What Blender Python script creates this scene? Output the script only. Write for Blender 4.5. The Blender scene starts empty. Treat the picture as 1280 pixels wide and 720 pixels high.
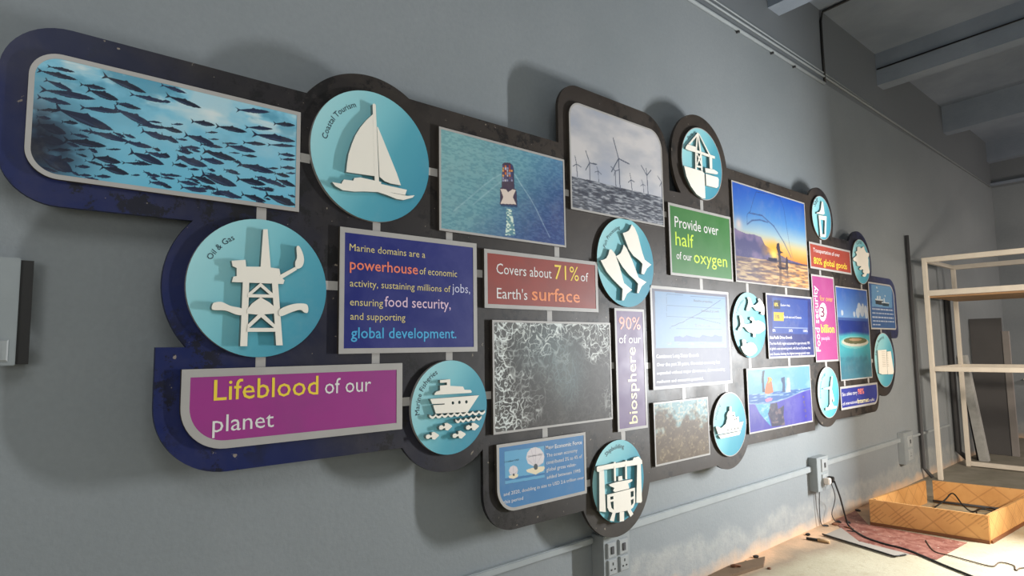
import bpy, bmesh, math, random
import numpy as np
from mathutils import Vector, Matrix
R = math.radians
random.seed(4)
rng = np.random.default_rng(7)
COL = bpy.context.scene.collection
sc = bpy.context.scene

# ---------------------------------------------------------------- camera
H = 0.63 * 2.332                                # camera height above the floor
YAW, PITCH, ROLL = R(41.50060365), R(5.42944875), R(-0.79816027)
fwd = Vector((math.sin(YAW) * math.cos(PITCH), math.cos(YAW) * math.cos(PITCH), math.sin(PITCH)))
rt0 = Vector((math.cos(YAW), -math.sin(YAW), 0)); up0 = rt0.cross(fwd)
rt = rt0 * math.cos(ROLL) + up0 * math.sin(ROLL); up = up0 * math.cos(ROLL) - rt0 * math.sin(ROLL)
cd = bpy.data.cameras.new('camera'); cam = bpy.data.objects.new('camera', cd); COL.objects.link(cam)
cd.sensor_width = 36; cd.lens = 790.636 / 1280 * 36; cd.clip_start = 0.02; cd.clip_end = 100
M = Matrix((rt, up, -fwd)).transposed().to_4x4(); M.translation = Vector((0, 0, H)); cam.matrix_world = M
sc.camera = cam
# ---------------------------------------------------------------- world, exposure
w = bpy.data.worlds.new('world'); sc.world = w; w.use_nodes = True
w.node_tree.nodes['Background'].inputs[0].default_value = (0.75, 0.85, 0.9, 1)
w.node_tree.nodes['Background'].inputs[1].default_value = 0.12
sc.view_settings.view_transform = 'Standard'; sc.view_settings.look = 'None'
sc.view_settings.exposure = 0.0; sc.view_settings.gamma = 1.0
# ---------------------------------------------------------------- lights
def point(name, loc, power, col, rad):
    l = bpy.data.lights.new(name, 'POINT'); l.energy = power; l.color = col; l.shadow_soft_size = rad
    o = bpy.data.objects.new(name, l); o.location = loc; COL.objects.link(o); return o
def area(name, loc, target, power, col, sx, sy):
    l = bpy.data.lights.new(name, 'AREA'); l.energy = power; l.color = col; l.shape = 'RECTANGLE'; l.size = sx; l.size_y = sy
    o = bpy.data.objects.new(name, l); o.location = loc; COL.objects.link(o)
    o.rotation_euler = (Vector(target) - Vector(loc)).to_track_quat('-Z', 'Y').to_euler(); return o
LX, LY = 6.1, 0.4
area('work_lamp_light', (LX, LY, 1.36), (0.0, 0.75, 1.12), 218, (0.96, 0.985, 1.0), 0.10, 0.9)     # upright work lamp just right of the view
wl_ = area('warm_lamp_light', (4.4, -1.6, 2.3), (7.3, 1.5, 0.6), 27, (1.0, 0.88, 0.74), 0.4, 0.4); wl_.data.spread = R(70)
area('warm_lamp_light', (6.5, -0.5, 1.7), (9.0, 1.5, 1.1), 32, (1.0, 0.88, 0.76), 0.3, 0.3)
area('far_wall_fill', (10.6, -0.9, 2.2), (12.3, 1.6, 1.3), 45, (1.0, 0.88, 0.8), 0.3, 0.3)  # added fill on the far wall, no lamp known there
area('soft_fill_light', (-0.2, -1.6, 4.2), (0.2, 2.0, 1.2), 42, (0.97, 1.0, 0.99), 2.2, 1.6)  # unseen broad fill for the left end, from above
area('soft_fill_light', (6.4, -2.4, 2.6), (6.4, 2.0, 3.4), 14, (0.95, 0.98, 1.0), 2.0, 1.2)  # added soft fill toward the upper wall, not a ceiling fitting
area('lower_left_fill', (-1.8, -1.6, 1.7), (0.3, 2.3, 0.9), 32, (0.98, 1.0, 0.98), 1.0, 1.0)  # added fill for the dim lower left of the wall

PAN = {"marine":[1.0812,1.7384,1.4566,1.9373],"ship":[1.5372,2.318,1.9748,2.4322],"surf":[1.782,2.555,1.6508,1.9189],"foam":[1.8253,2.6472,1.0868,1.5973],"green":[3.2243,3.95,1.8948,2.3404],"ninety":[2.6866,2.9482,1.0159,1.6779],"graph":[3.0121,3.8766,1.22,1.8216],"brown":[3.007,3.5738,0.7925,1.1487],"sunset":[3.9872,5.1242,1.8984,2.6073],"bars":[4.3941,5.1558,1.3679,1.8424],"under":[4.0676,5.05,0.868,1.3076],"red80":[5.1669,6.0078,2.0795,2.2973],"pink":[5.1708,5.6094,1.3232,2.0321],"island":[5.6312,6.3434,1.1542,1.9614],"purple":[0.5495,1.3559,1.1562,1.4161],"pearl":[1.8426,2.4291,0.7394,1.041],"wind":[2.3617,3.1794,2.1809,2.765],"fish":[0.1243,0.92,1.9716,2.3439],"blues":[6.3887,7.0576,1.5979,2.0417],"cables":[5.6023,6.4468,0.9132,1.1075]}
DSC = {"oil":[0.7904,1.6888,0.2384],"tour":[1.2213,2.2369,0.2627],"fisheries":[1.5921,1.2253,0.1956],"yard":[2.6833,0.7634,0.2114],"proc":[2.8035,1.9367,0.2492],"crane":[3.629,2.6534,0.2397],"boat":[3.8256,0.9578,0.2051],"fishd":[4.1426,1.6055,0.2265],"bot":[5.4429,2.525,0.187],"coral":[6.2544,2.2177,0.208],"book":[6.6715,1.3085,0.2568],"windd":[5.3691,1.0757,0.2054]}
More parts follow.
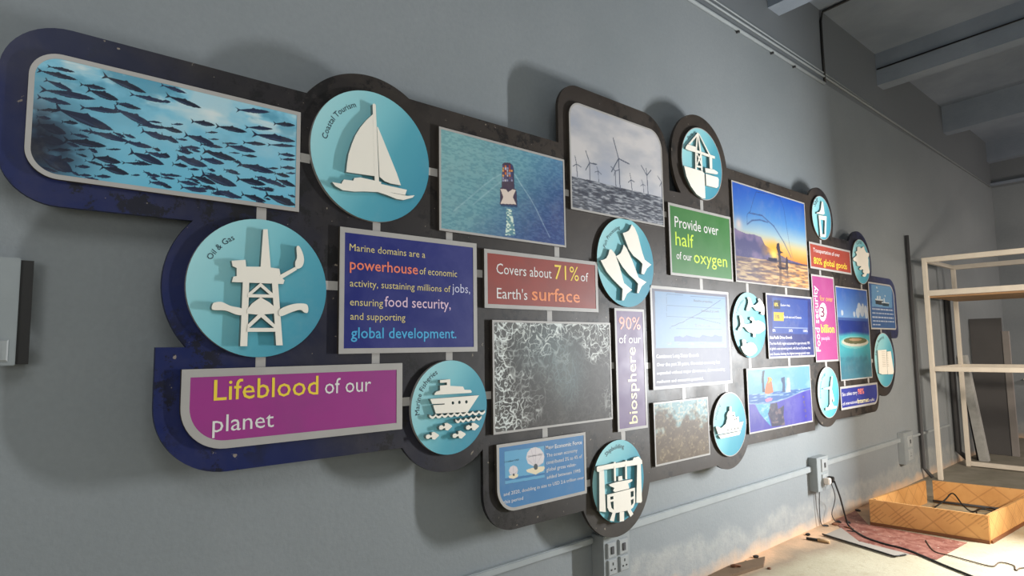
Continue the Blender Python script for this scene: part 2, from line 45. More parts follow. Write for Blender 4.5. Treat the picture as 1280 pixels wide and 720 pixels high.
ICON = {"oil":[[0,[[[-0.0034,0.2012],[0.0116,0.2032],[0.0256,0.0682],[-0.0094,0.0682]]]],[0,[[[-0.1054,0.0832],[-0.0604,0.0902],[-0.0574,0.0672],[-0.0094,0.0702],[0.0256,0.0702],[0.0556,0.0682],[0.0616,0.0382],[0.0746,0.0292],[0.0706,0.0152],[-0.1024,0.0122],[-0.0984,0.0302],[-0.0874,0.0332],[-0.0884,0.0602],[-0.1014,0.0652]]]],[0,[[[0.0566,0.0452],[0.1146,0.0802],[0.1186,0.0692],[0.0636,0.0322]]]],[1,[[[0.1156,0.1502],[0.1266,0.1532],[0.1406,0.1252],[0.1436,0.0992],[0.1346,0.0792],[0.1156,0.0732],[0.1116,0.0942],[0.1176,0.1132]]]],[0,[[[-0.0674,0.0162],[-0.0464,0.0162],[-0.0474,-0.2008],[-0.0704,-0.2008]]]],[0,[[[0.0306,0.0172],[0.0516,0.0172],[0.0726,-0.1988],[0.0496,-0.1988]]]],[0,[[[-0.0504,-0.0248],[-0.0084,0.0152],[0.0356,-0.0208],[0.0316,-0.0308],[-0.0084,0.0012],[-0.0454,-0.0338]]]],[0,[[[-0.0504,-0.0258],[0.0356,-0.0238],[0.0356,-0.0348],[-0.0504,-0.0368]]]],[0,[[[-0.0514,-0.0788],[-0.0354,-0.0568],[-0.0074,-0.0348],[0.0236,-0.0518],[0.0436,-0.0688],[0.0446,-0.0888],[-0.0124,-0.0948],[-0.0514,-0.0918]]]],[0,[[[-0.0124,-0.0918],[0.0036,-0.0908],[0.0496,-0.1328],[0.0506,-0.1468],[-0.0044,-0.1028],[-0.0474,-0.1438],[-0.0484,-0.1288]]]],[0,[[[-0.0494,-0.1398],[0.0506,-0.1388],[0.0516,-0.1518],[-0.0494,-0.1528]]]],[1,[[[-0.1624,-0.0678],[-0.1564,-0.0588],[-0.1334,-0.0558],[-0.1044,-0.0678],[-0.0674,-0.0758],[-0.0664,-0.0958],[-0.0864,-0.0958],[-0.1204,-0.0838],[-0.1564,-0.0828],[-0.1634,-0.0778]]]],[1,[[[0.0606,-0.0738],[0.1076,-0.0538],[0.1516,-0.0518],[0.1616,-0.0658],[0.1596,-0.0828],[0.1476,-0.0828],[0.1326,-0.0738],[0.1036,-0.0818],[0.0616,-0.0978]]]]],"tour":[[0,[[[-0.0143,0.1651],[-0.0043,0.1701],[-0.0023,-0.0849],[-0.1263,-0.0899],[-0.1233,-0.0549],[-0.1173,-0.0169],[-0.1033,0.0271],[-0.0893,0.0631],[-0.0693,0.0981],[-0.0443,0.1321]]]],[0,[[[-0.0163,0.2051],[-0.0093,0.2101],[-0.0023,0.2061],[0.0147,-0.1059],[-0.0043,-0.1079]]]],[0,[[[0.0037,0.1181],[0.0087,0.1161],[0.0257,0.0831],[0.0607,0.0131],[0.0957,-0.0569],[0.1147,-0.1029],[0.0667,-0.1029],[0.0397,-0.0979],[0.0167,-0.0839]]]],[0,[[[-0.1453,-0.1379],[-0.1363,-0.1209],[-0.0973,-0.1189],[-0.0923,-0.1069],[-0.0673,-0.1009],[0.0237,-0.1039],[0.0237,-0.1119],[0.1427,-0.1169],[0.1347,-0.1399],[0.0087,-0.1389],[-0.1453,-0.1409]]]],[0,[[[-0.1833,-0.1389],[-0.1453,-0.1389],[-0.0923,-0.1369],[0.0087,-0.1359],[0.0827,-0.1409],[0.1457,-0.1419],[0.1797,-0.1339],[0.1707,-0.1449],[0.1257,-0.1619],[0.0937,-0.1619],[0.0507,-0.1529],[0.0087,-0.1469],[-0.0523,-0.1539],[-0.0923,-0.1609],[-0.1403,-0.1629],[-0.1703,-0.1519]]]]],"fisheries":[[0,[[[-0.0661,0.1157],[-0.0141,0.1177],[-0.0141,0.0897],[0.0529,0.0837],[0.0609,0.0697],[0.0929,0.0677],[0.0999,0.0597],[0.0969,0.0547],[-0.0931,0.0567],[-0.0931,0.0627],[-0.0841,0.0697],[-0.0661,0.0737],[-0.0661,0.0937],[-0.0311,0.0937],[-0.0311,0.1047],[-0.0661,0.1047]]]],[0,[[[-0.1151,0.0417],[0.1389,0.0417],[0.0779,-0.0253],[-0.0881,-0.0193],[-0.1011,0.0157],[-0.0441,0.0147],[-0.0441,0.0187],[-0.1051,0.0207]],[[0.0059,0.0177],[0.0049,0.0147],[0.0029,0.0127],[-0.0001,0.0107],[-0.0021,0.0117],[-0.0051,0.0127],[-0.0071,0.0157],[-0.0071,0.0187],[-0.0071,0.0217],[-0.0051,0.0237],[-0.0021,0.0247],[0.0009,0.0247],[0.0029,0.0227],[0.0049,0.0207]],[[0.0389,0.0177],[0.0389,0.0147],[0.0369,0.0127],[0.0339,0.0117],[0.0309,0.0117],[0.0279,0.0137],[0.0269,0.0157],[0.0259,0.0187],[0.0269,0.0217],[0.0289,0.0247],[0.0309,0.0257],[0.0339,0.0257],[0.0369,0.0237],[0.0389,0.0217]],[[0.0769,0.0177],[0.0759,0.0147],[0.0739,0.0117],[0.0709,0.0107],[0.0679,0.0107],[0.0659,0.0127],[0.0639,0.0157],[0.0629,0.0187],[0.0639,0.0217],[0.0659,0.0237],[0.0679,0.0247],[0.0709,0.0247],[0.0739,0.0237],[0.0759,0.0207]]]],[0,[[[-0.1191,-0.0203],[-0.1151,-0.0233],[-0.1111,-0.0263],[-0.1071,-0.0283],[-0.1031,-0.0293],[-0.1001,-0.0293],[-0.0961,-0.0273],[-0.0921,-0.0243],[-0.0881,-0.0203],[-0.0841,-0.0243],[-0.0811,-0.0273],[-0.0771,-0.0293],[-0.0731,-0.0303],[-0.0691,-0.0293],[-0.0651,-0.0273],[-0.0611,-0.0243],[-0.0571,-0.0213],[-0.0541,-0.0243],[-0.0501,-0.0273],[-0.0461,-0.0293],[-0.0421,-0.0303],[-0.0381,-0.0293],[-0.0341,-0.0283],[-0.0301,-0.0253],[-0.0261,-0.0213],[-0.0221,-0.0253],[-0.0181,-0.0283],[-0.0141,-0.0303],[-0.0101,-0.0313],[-0.0061,-0.0303],[-0.0021,-0.0283],[0.0019,-0.0253],[0.0059,-0.0223],[0.0099,-0.0253],[0.0139,-0.0283],[0.0179,-0.0303],[0.0219,-0.0313],[0.0259,-0.0303],[0.0299,-0.0283],[0.0339,-0.0253],[0.0379,-0.0223],[0.0419,-0.0263],[0.0459,-0.0293],[0.0499,-0.0313],[0.0539,-0.0313],[0.0579,-0.0313],[0.0619,-0.0293],[0.0669,-0.0263],[0.0709,-0.0223],[0.0749,-0.0263],[0.0789,-0.0293],[0.0829,-0.0313],[0.0869,-0.0323],[0.0909,-0.0313],[0.0959,-0.0293],[0.0999,-0.0263],[0.1039,-0.0233],[0.1079,-0.0263],[0.1119,-0.0303],[0.1169,-0.0323],[0.1209,-0.0323],[0.1249,-0.0323],[0.1289,-0.0303],[0.1339,-0.0273],[0.1379,-0.0233],[0.1419,-0.0273],[0.1459,-0.0303],[0.1509,-0.0323],[0.1549,-0.0333],[0.1589,-0.0323],[0.1639,-0.0303],[0.1679,-0.0273],[0.1719,-0.0243],[0.1719,-0.0343],[0.1679,-0.0373],[0.1629,-0.0413],[0.1589,-0.0433],[0.1549,-0.0433],[0.1509,-0.0423],[0.1459,-0.0403],[0.1419,-0.0373],[0.1379,-0.0333],[0.1329,-0.0373],[0.1289,-0.0403],[0.1249,-0.0423],[0.1209,-0.0433],[0.1159,-0.0423],[0.1119,-0.0403],[0.1079,-0.0373],[0.1039,-0.0333],[0.0999,-0.0363],[0.0949,-0.0393],[0.0909,-0.0413],[0.0869,-0.0423],[0.0829,-0.0413],[0.0789,-0.0393],[0.0749,-0.0363],[0.0709,-0.0323],[0.0659,-0.0363],[0.0619,-0.0393],[0.0579,-0.0413],[0.0539,-0.0413],[0.0499,-0.0413],[0.0459,-0.0393],[0.0419,-0.0363],[0.0379,-0.0323],[0.0339,-0.0353],[0.0299,-0.0383],[0.0259,-0.0403],[0.0219,-0.0413],[0.0179,-0.0403],[0.0139,-0.0383],[0.0099,-0.0353],[0.0059,-0.0313],[0.0019,-0.0353],[-0.0021,-0.0383],[-0.0061,-0.0403],[-0.0101,-0.0403],[-0.0141,-0.0403],[-0.0181,-0.0383],[-0.0221,-0.0353],[-0.0261,-0.0313],[-0.0301,-0.0343],[-0.0341,-0.0373],[-0.0381,-0.0393],[-0.0421,-0.0403],[-0.0461,-0.0393],[-0.0501,-0.0373],[-0.0541,-0.0343],[-0.0571,-0.0303],[-0.0611,-0.0343],[-0.0651,-0.0373],[-0.0691,-0.0393],[-0.0731,-0.0393],[-0.0771,-0.0393],[-0.0811,-0.0373],[-0.0841,-0.0343],[-0.0881,-0.0303],[-0.0921,-0.0333],[-0.0961,-0.0363],[-0.1001,-0.0383],[-0.1031,-0.0393],[-0.1071,-0.0383],[-0.1111,-0.0363],[-0.1151,-0.0333],[-0.1191,-0.0303]]]],[0,[[[0.0119,-0.0493],[0.0149,-0.0523],[0.0179,-0.0553],[0.0219,-0.0573],[0.0249,-0.0583],[0.0289,-0.0573],[0.0319,-0.0553],[0.0349,-0.0523],[0.0389,-0.0483],[0.0419,-0.0523],[0.0459,-0.0553],[0.0489,-0.0573],[0.0529,-0.0573],[0.0559,-0.0573],[0.0599,-0.0543],[0.0629,-0.0513],[0.0669,-0.0483],[0.0699,-0.0513],[0.0729,-0.0543],[0.0769,-0.0563],[0.0799,-0.0573],[0.0839,-0.0563],[0.0869,-0.0543],[0.0909,-0.0513],[0.0949,-0.0473],[0.0979,-0.0513],[0.1019,-0.0543],[0.1049,-0.0563],[0.1089,-0.0563],[0.1119,-0.0563],[0.1159,-0.0533],[0.1189,-0.0503],[0.1229,-0.0473],[0.1259,-0.0503],[0.1299,-0.0533],[0.1339,-0.0553],[0.1369,-0.0563],[0.1409,-0.0553],[0.1439,-0.0533],[0.1479,-0.0503],[0.1519,-0.0463],[0.1519,-0.0563],[0.1479,-0.0603],[0.1439,-0.0633],[0.1409,-0.0653],[0.1369,-0.0663],[0.1329,-0.0653],[0.1299,-0.0633],[0.1259,-0.0603],[0.1229,-0.0573],[0.1189,-0.0603],[0.1159,-0.0643],[0.1119,-0.0663],[0.1079,-0.0663],[0.1049,-0.0663],[0.1009,-0.0643],[0.0979,-0.0613],[0.0939,-0.0573],[0.0909,-0.0613],[0.0869,-0.0643],[0.0839,-0.0663],[0.0799,-0.0673],[0.0769,-0.0663],[0.0729,-0.0643],[0.0699,-0.0613],[0.0659,-0.0583],[0.0629,-0.0613],[0.0589,-0.0643],[0.0559,-0.0673],[0.0529,-0.0673],[0.0489,-0.0673],[0.0459,-0.0653],[0.0419,-0.0623],[0.0389,-0.0583],[0.0349,-0.0623],[0.0319,-0.0653],[0.0289,-0.0673],[0.0249,-0.0683],[0.0219,-0.0673],[0.0179,-0.0653],[0.0149,-0.0623],[0.0119,-0.0593]]]],[0,[[[-0.1371,-0.1073],[-0.1331,-0.1003],[-0.1221,-0.0993],[-0.1131,-0.1053],[-0.1071,-0.1013],[-0.1101,-0.0933],[-0.0971,-0.0923],[-0.0741,-0.1053],[-0.0731,-0.1103],[-0.0931,-0.1233],[-0.1061,-0.1203],[-0.1071,-0.1123],[-0.1141,-0.1123],[-0.1241,-0.1173],[-0.1341,-0.1153]]]],[0,[[[-0.0731,-0.0773],[-0.0691,-0.0703],[-0.0581,-0.0683],[-0.0481,-0.0753],[-0.0421,-0.0703],[-0.0451,-0.0623],[-0.0321,-0.0613],[-0.0081,-0.0743],[-0.0071,-0.0793],[-0.0281,-0.0933],[-0.0411,-0.0893],[-0.0421,-0.0813],[-0.0491,-0.0823],[-0.0601,-0.0873],[-0.0701,-0.0853]]]],[0,[[[-0.0051,-0.1163],[-0.0001,-0.1093],[0.0109,-0.1083],[0.0209,-0.1143],[0.0269,-0.1093],[0.0239,-0.1013],[0.0379,-0.1003],[0.0629,-0.1143],[0.0639,-0.1193],[0.0419,-0.1333],[0.0289,-0.1293],[0.0269,-0.1213],[0.0199,-0.1213],[0.0089,-0.1273],[-0.0021,-0.1243]]]],[0,[[[0.0649,-0.0893],[0.0699,-0.0823],[0.0819,-0.0803],[0.0919,-0.0873],[0.0979,-0.0823],[0.0949,-0.0743],[0.1099,-0.0733],[0.1349,-0.0873],[0.1359,-0.0913],[0.1129,-0.1063],[0.0999,-0.1023],[0.0979,-0.0943],[0.0909,-0.0943],[0.0789,-0.1003],[0.0679,-0.0973]]]]],"yard":[[0,[[[-0.1943,0.0976],[-0.1833,0.1006],[-0.0613,0.0996],[-0.0563,0.1056],[-0.0443,0.1046],[-0.0433,0.0986],[0.0337,0.0976],[0.0387,0.1036],[0.0477,0.1026],[0.0497,0.0976],[0.0987,0.0956],[0.1077,0.1076],[0.1497,0.1096],[0.1787,0.0856],[0.1807,0.0666],[0.1357,0.0666],[-0.1343,0.0776],[-0.1843,0.0726],[-0.1933,0.0786]]]],[0,[[[-0.1763,0.0736],[-0.1393,0.0756],[-0.1333,-0.1344],[-0.1823,-0.1224]]]],[0,[[[0.1357,0.0696],[0.1667,0.0706],[0.1667,-0.1294],[0.1587,-0.1364],[0.1177,-0.1294]]]],[0,[[[-0.0603,0.0826],[-0.0453,0.0826],[-0.0463,0.0076],[-0.0613,0.0086]]]],[0,[[[0.0317,0.0806],[0.0457,0.0806],[0.0457,0.0046],[0.0297,0.0046]]]],[0,[[[-0.0283,0.0276],[0.0027,0.0276],[0.0077,0.0046],[-0.0293,0.0056]]]],[0,[[[-0.1043,-0.0014],[-0.0503,0.0026],[0.0877,-0.0024],[0.0877,-0.0114],[0.0517,-0.0194],[0.0607,-0.0464],[-0.0583,-0.0464],[-0.0733,-0.0384],[-0.0623,-0.0244],[-0.0973,-0.0104]]]],[0,[[[-0.1213,-0.0504],[0.1077,-0.0494],[0.1067,-0.1264],[0.0857,-0.1494],[0.0637,-0.1574],[-0.0733,-0.1514],[-0.1083,-0.1354],[-0.1223,-0.1134]],[[-0.0973,-0.0644],[-0.0733,-0.0644],[-0.0723,-0.0794],[-0.0963,-0.0794]],[[-0.0963,-0.0904],[-0.0723,-0.0904],[-0.0723,-0.1344],[-0.0903,-0.1194]],[[0.0697,-0.0644],[0.0957,-0.0634],[0.0947,-0.0914],[0.0707,-0.0944]],[[0.0697,-0.1074],[0.0937,-0.1044],[0.0907,-0.1274],[0.0717,-0.1374]]]],[0,[[[-0.0833,-0.1464],[-0.0573,-0.1474],[-0.0743,-0.1914],[-0.1063,-0.1804]]]],[0,[[[-0.0263,-0.1534],[0.0107,-0.1564],[0.0077,-0.2044],[-0.0283,-0.2014]]]],[0,[[[0.0347,-0.1524],[0.0637,-0.1534],[0.0867,-0.1824],[0.0617,-0.1934]]]]],"proc":[[0,[[[-0.2405,-0.0097],[-0.2125,-0.0027],[-0.1925,0.0063],[-0.1765,0.0263],[-0.1645,0.0553],[-0.1495,0.0583],[-0.1165,0.0333],[-0.0805,-0.0377],[-0.0495,-0.1197],[0.0195,-0.1537],[-0.0265,-0.1777],[-0.0545,-0.2157],[-0.0715,-0.2167],[-0.0625,-0.1537],[-0.0795,-0.1437],[-0.1405,-0.1067],[-0.1935,-0.0677],[-0.2195,-0.0367]]]],[0,[[[-0.1115,0.0243],[-0.0885,0.0333],[-0.0705,0.0443],[-0.0525,0.0683],[-0.0415,0.0953],[-0.0165,0.0753],[0.0275,0.0153],[0.0605,-0.0417],[0.0825,-0.0817],[0.1535,-0.1027],[0.1075,-0.1297],[0.0785,-0.1697],[0.0635,-0.1697],[0.0755,-0.1167],[0.0515,-0.0987],[-0.0005,-0.0727],[-0.0565,-0.0317]]]],[0,[[[-0.0475,0.1583],[-0.0185,0.1673],[0.0065,0.1783],[0.0225,0.1963],[0.0355,0.2173],[0.0615,0.2013],[0.0895,0.1583],[0.1055,0.1143],[0.1255,0.0623],[0.1445,0.0253],[0.2055,0.0013],[0.1625,-0.0237],[0.1335,-0.0597],[0.1085,-0.0577],[0.1215,0.0003],[0.0945,0.0173],[0.0405,0.0393],[0.0005,0.0733]]]]],"crane":[[0,[[[-0.235,-0.0584],[-0.023,-0.0564],[-0.002,-0.0674],[-0.004,-0.2324],[-0.044,-0.2364],[-0.107,-0.2204],[-0.167,-0.1794],[-0.213,-0.1224]]]],[0,[[[-0.206,0.0696],[-0.185,0.0916],[-0.09,0.0926],[-0.079,0.0736],[0.135,0.0746],[0.134,0.0576],[0.059,0.0556],[-0.086,0.0566],[-0.175,0.0536],[-0.21,0.0566]]]],[0,[[[-0.07,0.1936],[-0.053,0.1936],[-0.027,0.0646],[-0.022,-0.0524],[-0.04,-0.0544],[-0.045,0.0536],[-0.063,0.1656],[-0.084,0.0536],[-0.093,-0.0594],[-0.11,-0.0594],[-0.102,0.0506]]]],[0,[[[-0.066,0.1906],[-0.058,0.1816],[-0.16,0.0936],[-0.179,0.0946]]]],[0,[[[-0.057,0.1906],[-0.043,0.1896],[0.084,0.0686],[0.066,0.0646]]]],[0,[[[-0.099,-0.0284],[-0.028,-0.0254],[-0.029,-0.0364],[-0.1,-0.0414]]]],[0,[[[-0.089,0.0516],[-0.079,0.0566],[-0.027,-0.0184],[-0.038,-0.0244]]]],[0,[[[-0.041,0.0606],[-0.03,0.0586],[-0.086,-0.0294],[-0.097,-0.0274]]]],[0,[[[0.063,0.0586],[0.097,0.0596],[0.093,-0.0204],[0.063,-0.0224]]]],[0,[[[0.005,-0.0294],[0.114,-0.0204],[0.161,-0.0294],[0.157,-0.0434],[0.125,-0.0494],[0.007,-0.0584]]]],[0,[[[0.009,-0.0674],[0.158,-0.0664],[0.168,-0.0794],[0.16,-0.1264],[0.138,-0.1414],[0.009,-0.1444]]]]],"fishd":[[1,[[[-0.0366,0.1885],[-0.0006,0.1865],[0.0324,0.1435],[0.0694,0.1415],[0.1164,0.1655],[0.1104,0.1845],[0.1344,0.1885],[0.1914,0.1455],[0.1964,0.0965],[0.1834,0.0745],[0.1384,0.0805],[0.1474,0.0955],[0.0794,0.1015],[0.0304,0.1255],[-0.0076,0.1165],[-0.0236,0.0985],[-0.0596,0.1005],[-0.0426,0.1305],[-0.0246,0.1605]]]],[1,[[[-0.1556,0.0565],[-0.1346,0.0595],[-0.1086,0.0345],[-0.0976,0.0065],[0.0044,0.0115],[0.0134,0.0295],[-0.0156,0.0365],[-0.0066,0.0545],[0.0304,0.0515],[0.0534,0.0305],[0.1104,0.0315],[0.1774,0.0135],[0.1914,-0.0125],[0.1794,-0.0345],[0.1014,-0.0575],[0.0564,-0.0595],[0.0464,-0.0795],[0.0164,-0.0815],[0.0114,-0.0575],[-0.0456,-0.0475],[-0.0996,-0.0155],[-0.1276,-0.0195],[-0.1506,-0.0375],[-0.1846,-0.0345],[-0.1466,0.0015]]]],[1,[[[-0.1546,-0.1505],[-0.1326,-0.1405],[-0.1356,-0.1045],[-0.1146,-0.0995],[-0.0866,-0.1085],[-0.0816,-0.1265],[-0.0236,-0.1195],[0.0264,-0.1305],[0.0574,-0.1605],[0.0504,-0.1855],[-0.0036,-0.2065],[-0.0546,-0.2125],[-0.1166,-0.1935]]]]],"boat":[[0,[[[-0.1946,0.0002],[-0.1826,0.0022],[-0.1306,-0.0128],[-0.0746,0.0082],[-0.0536,0.0442],[-0.0576,0.0632],[-0.0376,0.0842],[-0.0246,0.0852],[-0.0196,0.1152],[0.0024,0.1132],[0.0014,0.0782],[0.0394,0.0752],[0.0464,0.0422],[0.0874,0.0422],[0.0914,0.0032],[0.1484,0.0052],[0.1084,-0.0498],[-0.1696,-0.0488]],[[0.0254,0.0522],[0.0244,0.0502],[0.0224,0.0492],[0.0194,0.0482],[0.0164,0.0482],[0.0134,0.0492],[0.0114,0.0512],[0.0104,0.0542],[0.0114,0.0562],[0.0144,0.0572],[0.0174,0.0582],[0.0204,0.0582],[0.0234,0.0572],[0.0254,0.0552]],[[0.0424,0.0282],[0.0414,0.0262],[0.0394,0.0242],[0.0364,0.0232],[0.0324,0.0242],[0.0294,0.0252],[0.0284,0.0272],[0.0274,0.0292],[0.0284,0.0312],[0.0304,0.0332],[0.0334,0.0342],[0.0374,0.0332],[0.0404,0.0322],[0.0414,0.0302]],[[0.0694,0.0282],[0.0684,0.0252],[0.0654,0.0242],[0.0624,0.0232],[0.0594,0.0232],[0.0564,0.0252],[0.0544,0.0272],[0.0544,0.0292],[0.0544,0.0312],[0.0574,0.0332],[0.0604,0.0332],[0.0634,0.0332],[0.0664,0.0322],[0.0684,0.0302]],[[-0.0456,-0.0328],[-0.0466,-0.0348],[-0.0476,-0.0368],[-0.0506,-0.0378],[-0.0536,-0.0368],[-0.0556,-0.0358],[-0.0576,-0.0338],[-0.0576,-0.0308],[-0.0566,-0.0288],[-0.0546,-0.0268],[-0.0526,-0.0258],[-0.0496,-0.0268],[-0.0476,-0.0278],[-0.0456,-0.0298]],[[-0.0046,-0.0318],[-0.0056,-0.0338],[-0.0076,-0.0358],[-0.0096,-0.0368],[-0.0126,-0.0368],[-0.0146,-0.0358],[-0.0166,-0.0328],[-0.0166,-0.0308],[-0.0156,-0.0278],[-0.0136,-0.0268],[-0.0116,-0.0258],[-0.0086,-0.0258],[-0.0066,-0.0268],[-0.0046,-0.0298]],[[0.0364,-0.0328],[0.0364,-0.0348],[0.0344,-0.0368],[0.0314,-0.0378],[0.0284,-0.0378],[0.0264,-0.0358],[0.0244,-0.0338],[0.0244,-0.0318],[0.0254,-0.0288],[0.0274,-0.0268],[0.0294,-0.0258],[0.0324,-0.0268],[0.0354,-0.0278],[0.0364,-0.0298]],[[0.0784,-0.0328],[0.0784,-0.0348],[0.0764,-0.0368],[0.0734,-0.0378],[0.0704,-0.0378],[0.0684,-0.0358],[0.0664,-0.0338],[0.0664,-0.0318],[0.0674,-0.0288],[0.0694,-0.0268],[0.0714,-0.0258],[0.0744,-0.0268],[0.0764,-0.0278],[0.0784,-0.0298]]]],[0,[[[-0.1706,-0.0548],[0.1074,-0.0538],[0.0864,-0.0758],[-0.1426,-0.0778]]]]],"bot":[[0,[[[-0.0079,0.141],[0.0131,0.135],[0.0321,0.038],[-0.0029,0.026],[-0.0879,0.022],[-0.0719,0.04],[-0.0399,0.065]]]],[0,[[[-0.0899,0.01],[0.0691,0.021],[0.0271,-0.163],[-0.0799,-0.172]],[[-0.0619,-0.023],[0.0271,-0.018],[0.0051,-0.141],[-0.0419,-0.146]]]],[0,[[[-0.1219,0.027],[-0.0649,0.041],[-0.0659,0.028],[-0.1239,0.018]]]]],"coral":[[1,[[[-0.1014,0.1243],[-0.0494,0.1323],[-0.0164,0.1223],[0.0486,0.1453],[0.0696,0.1163],[0.1096,0.0933],[0.1656,0.0943],[0.1646,0.0703],[0.1356,0.0473],[0.1426,0.0283],[0.1346,-0.0207],[0.1426,-0.0537],[0.1506,-0.0807],[0.1336,-0.1017],[0.0876,-0.1047],[0.0436,-0.1347],[-0.0184,-0.1387],[-0.0244,-0.1227],[0.0216,-0.1097],[-0.0114,-0.0987],[-0.0064,-0.0717],[-0.0684,-0.0827],[-0.0924,-0.0707],[-0.0454,-0.0477],[-0.1304,-0.0477],[-0.1504,-0.0157],[-0.2104,-0.0077],[-0.2174,0.0113],[-0.1674,0.0323],[-0.1304,0.0513],[-0.1514,0.0763],[-0.1154,0.0893]]]]],"windd":[[0,[[[-0.0031,0.0443],[0.0359,0.0423],[0.0219,-0.0867],[0.0589,-0.1157],[0.1119,-0.1167],[0.1029,-0.1327],[-0.0101,-0.1347],[-0.1071,-0.1367],[-0.1051,-0.1177],[-0.0481,-0.1157],[-0.0201,-0.0907]]]],[0,[[[0.0449,0.1273],[0.0649,0.1233],[0.0379,0.0353],[-0.0021,0.0303]]]],[0,[[[-0.1301,0.0383],[-0.0001,0.0443],[0.0049,0.0243],[-0.1231,0.0333]]]],[0,[[[0.0139,0.0293],[0.0329,0.0213],[0.0689,-0.0687],[0.0479,-0.0777],[0.0149,0.0023]]]]],"book":[[0,[[[-0.1955,0.0935],[0.0295,0.0965],[0.0195,-0.0605],[0.0195,-0.1355],[-0.1195,-0.1325],[-0.1965,-0.1195]]]],[0,[[[0.0375,0.0785],[0.1455,0.0795],[0.1905,-0.1205],[0.1675,-0.1395],[0.0265,-0.1375],[0.0245,-0.0605]]]]]}
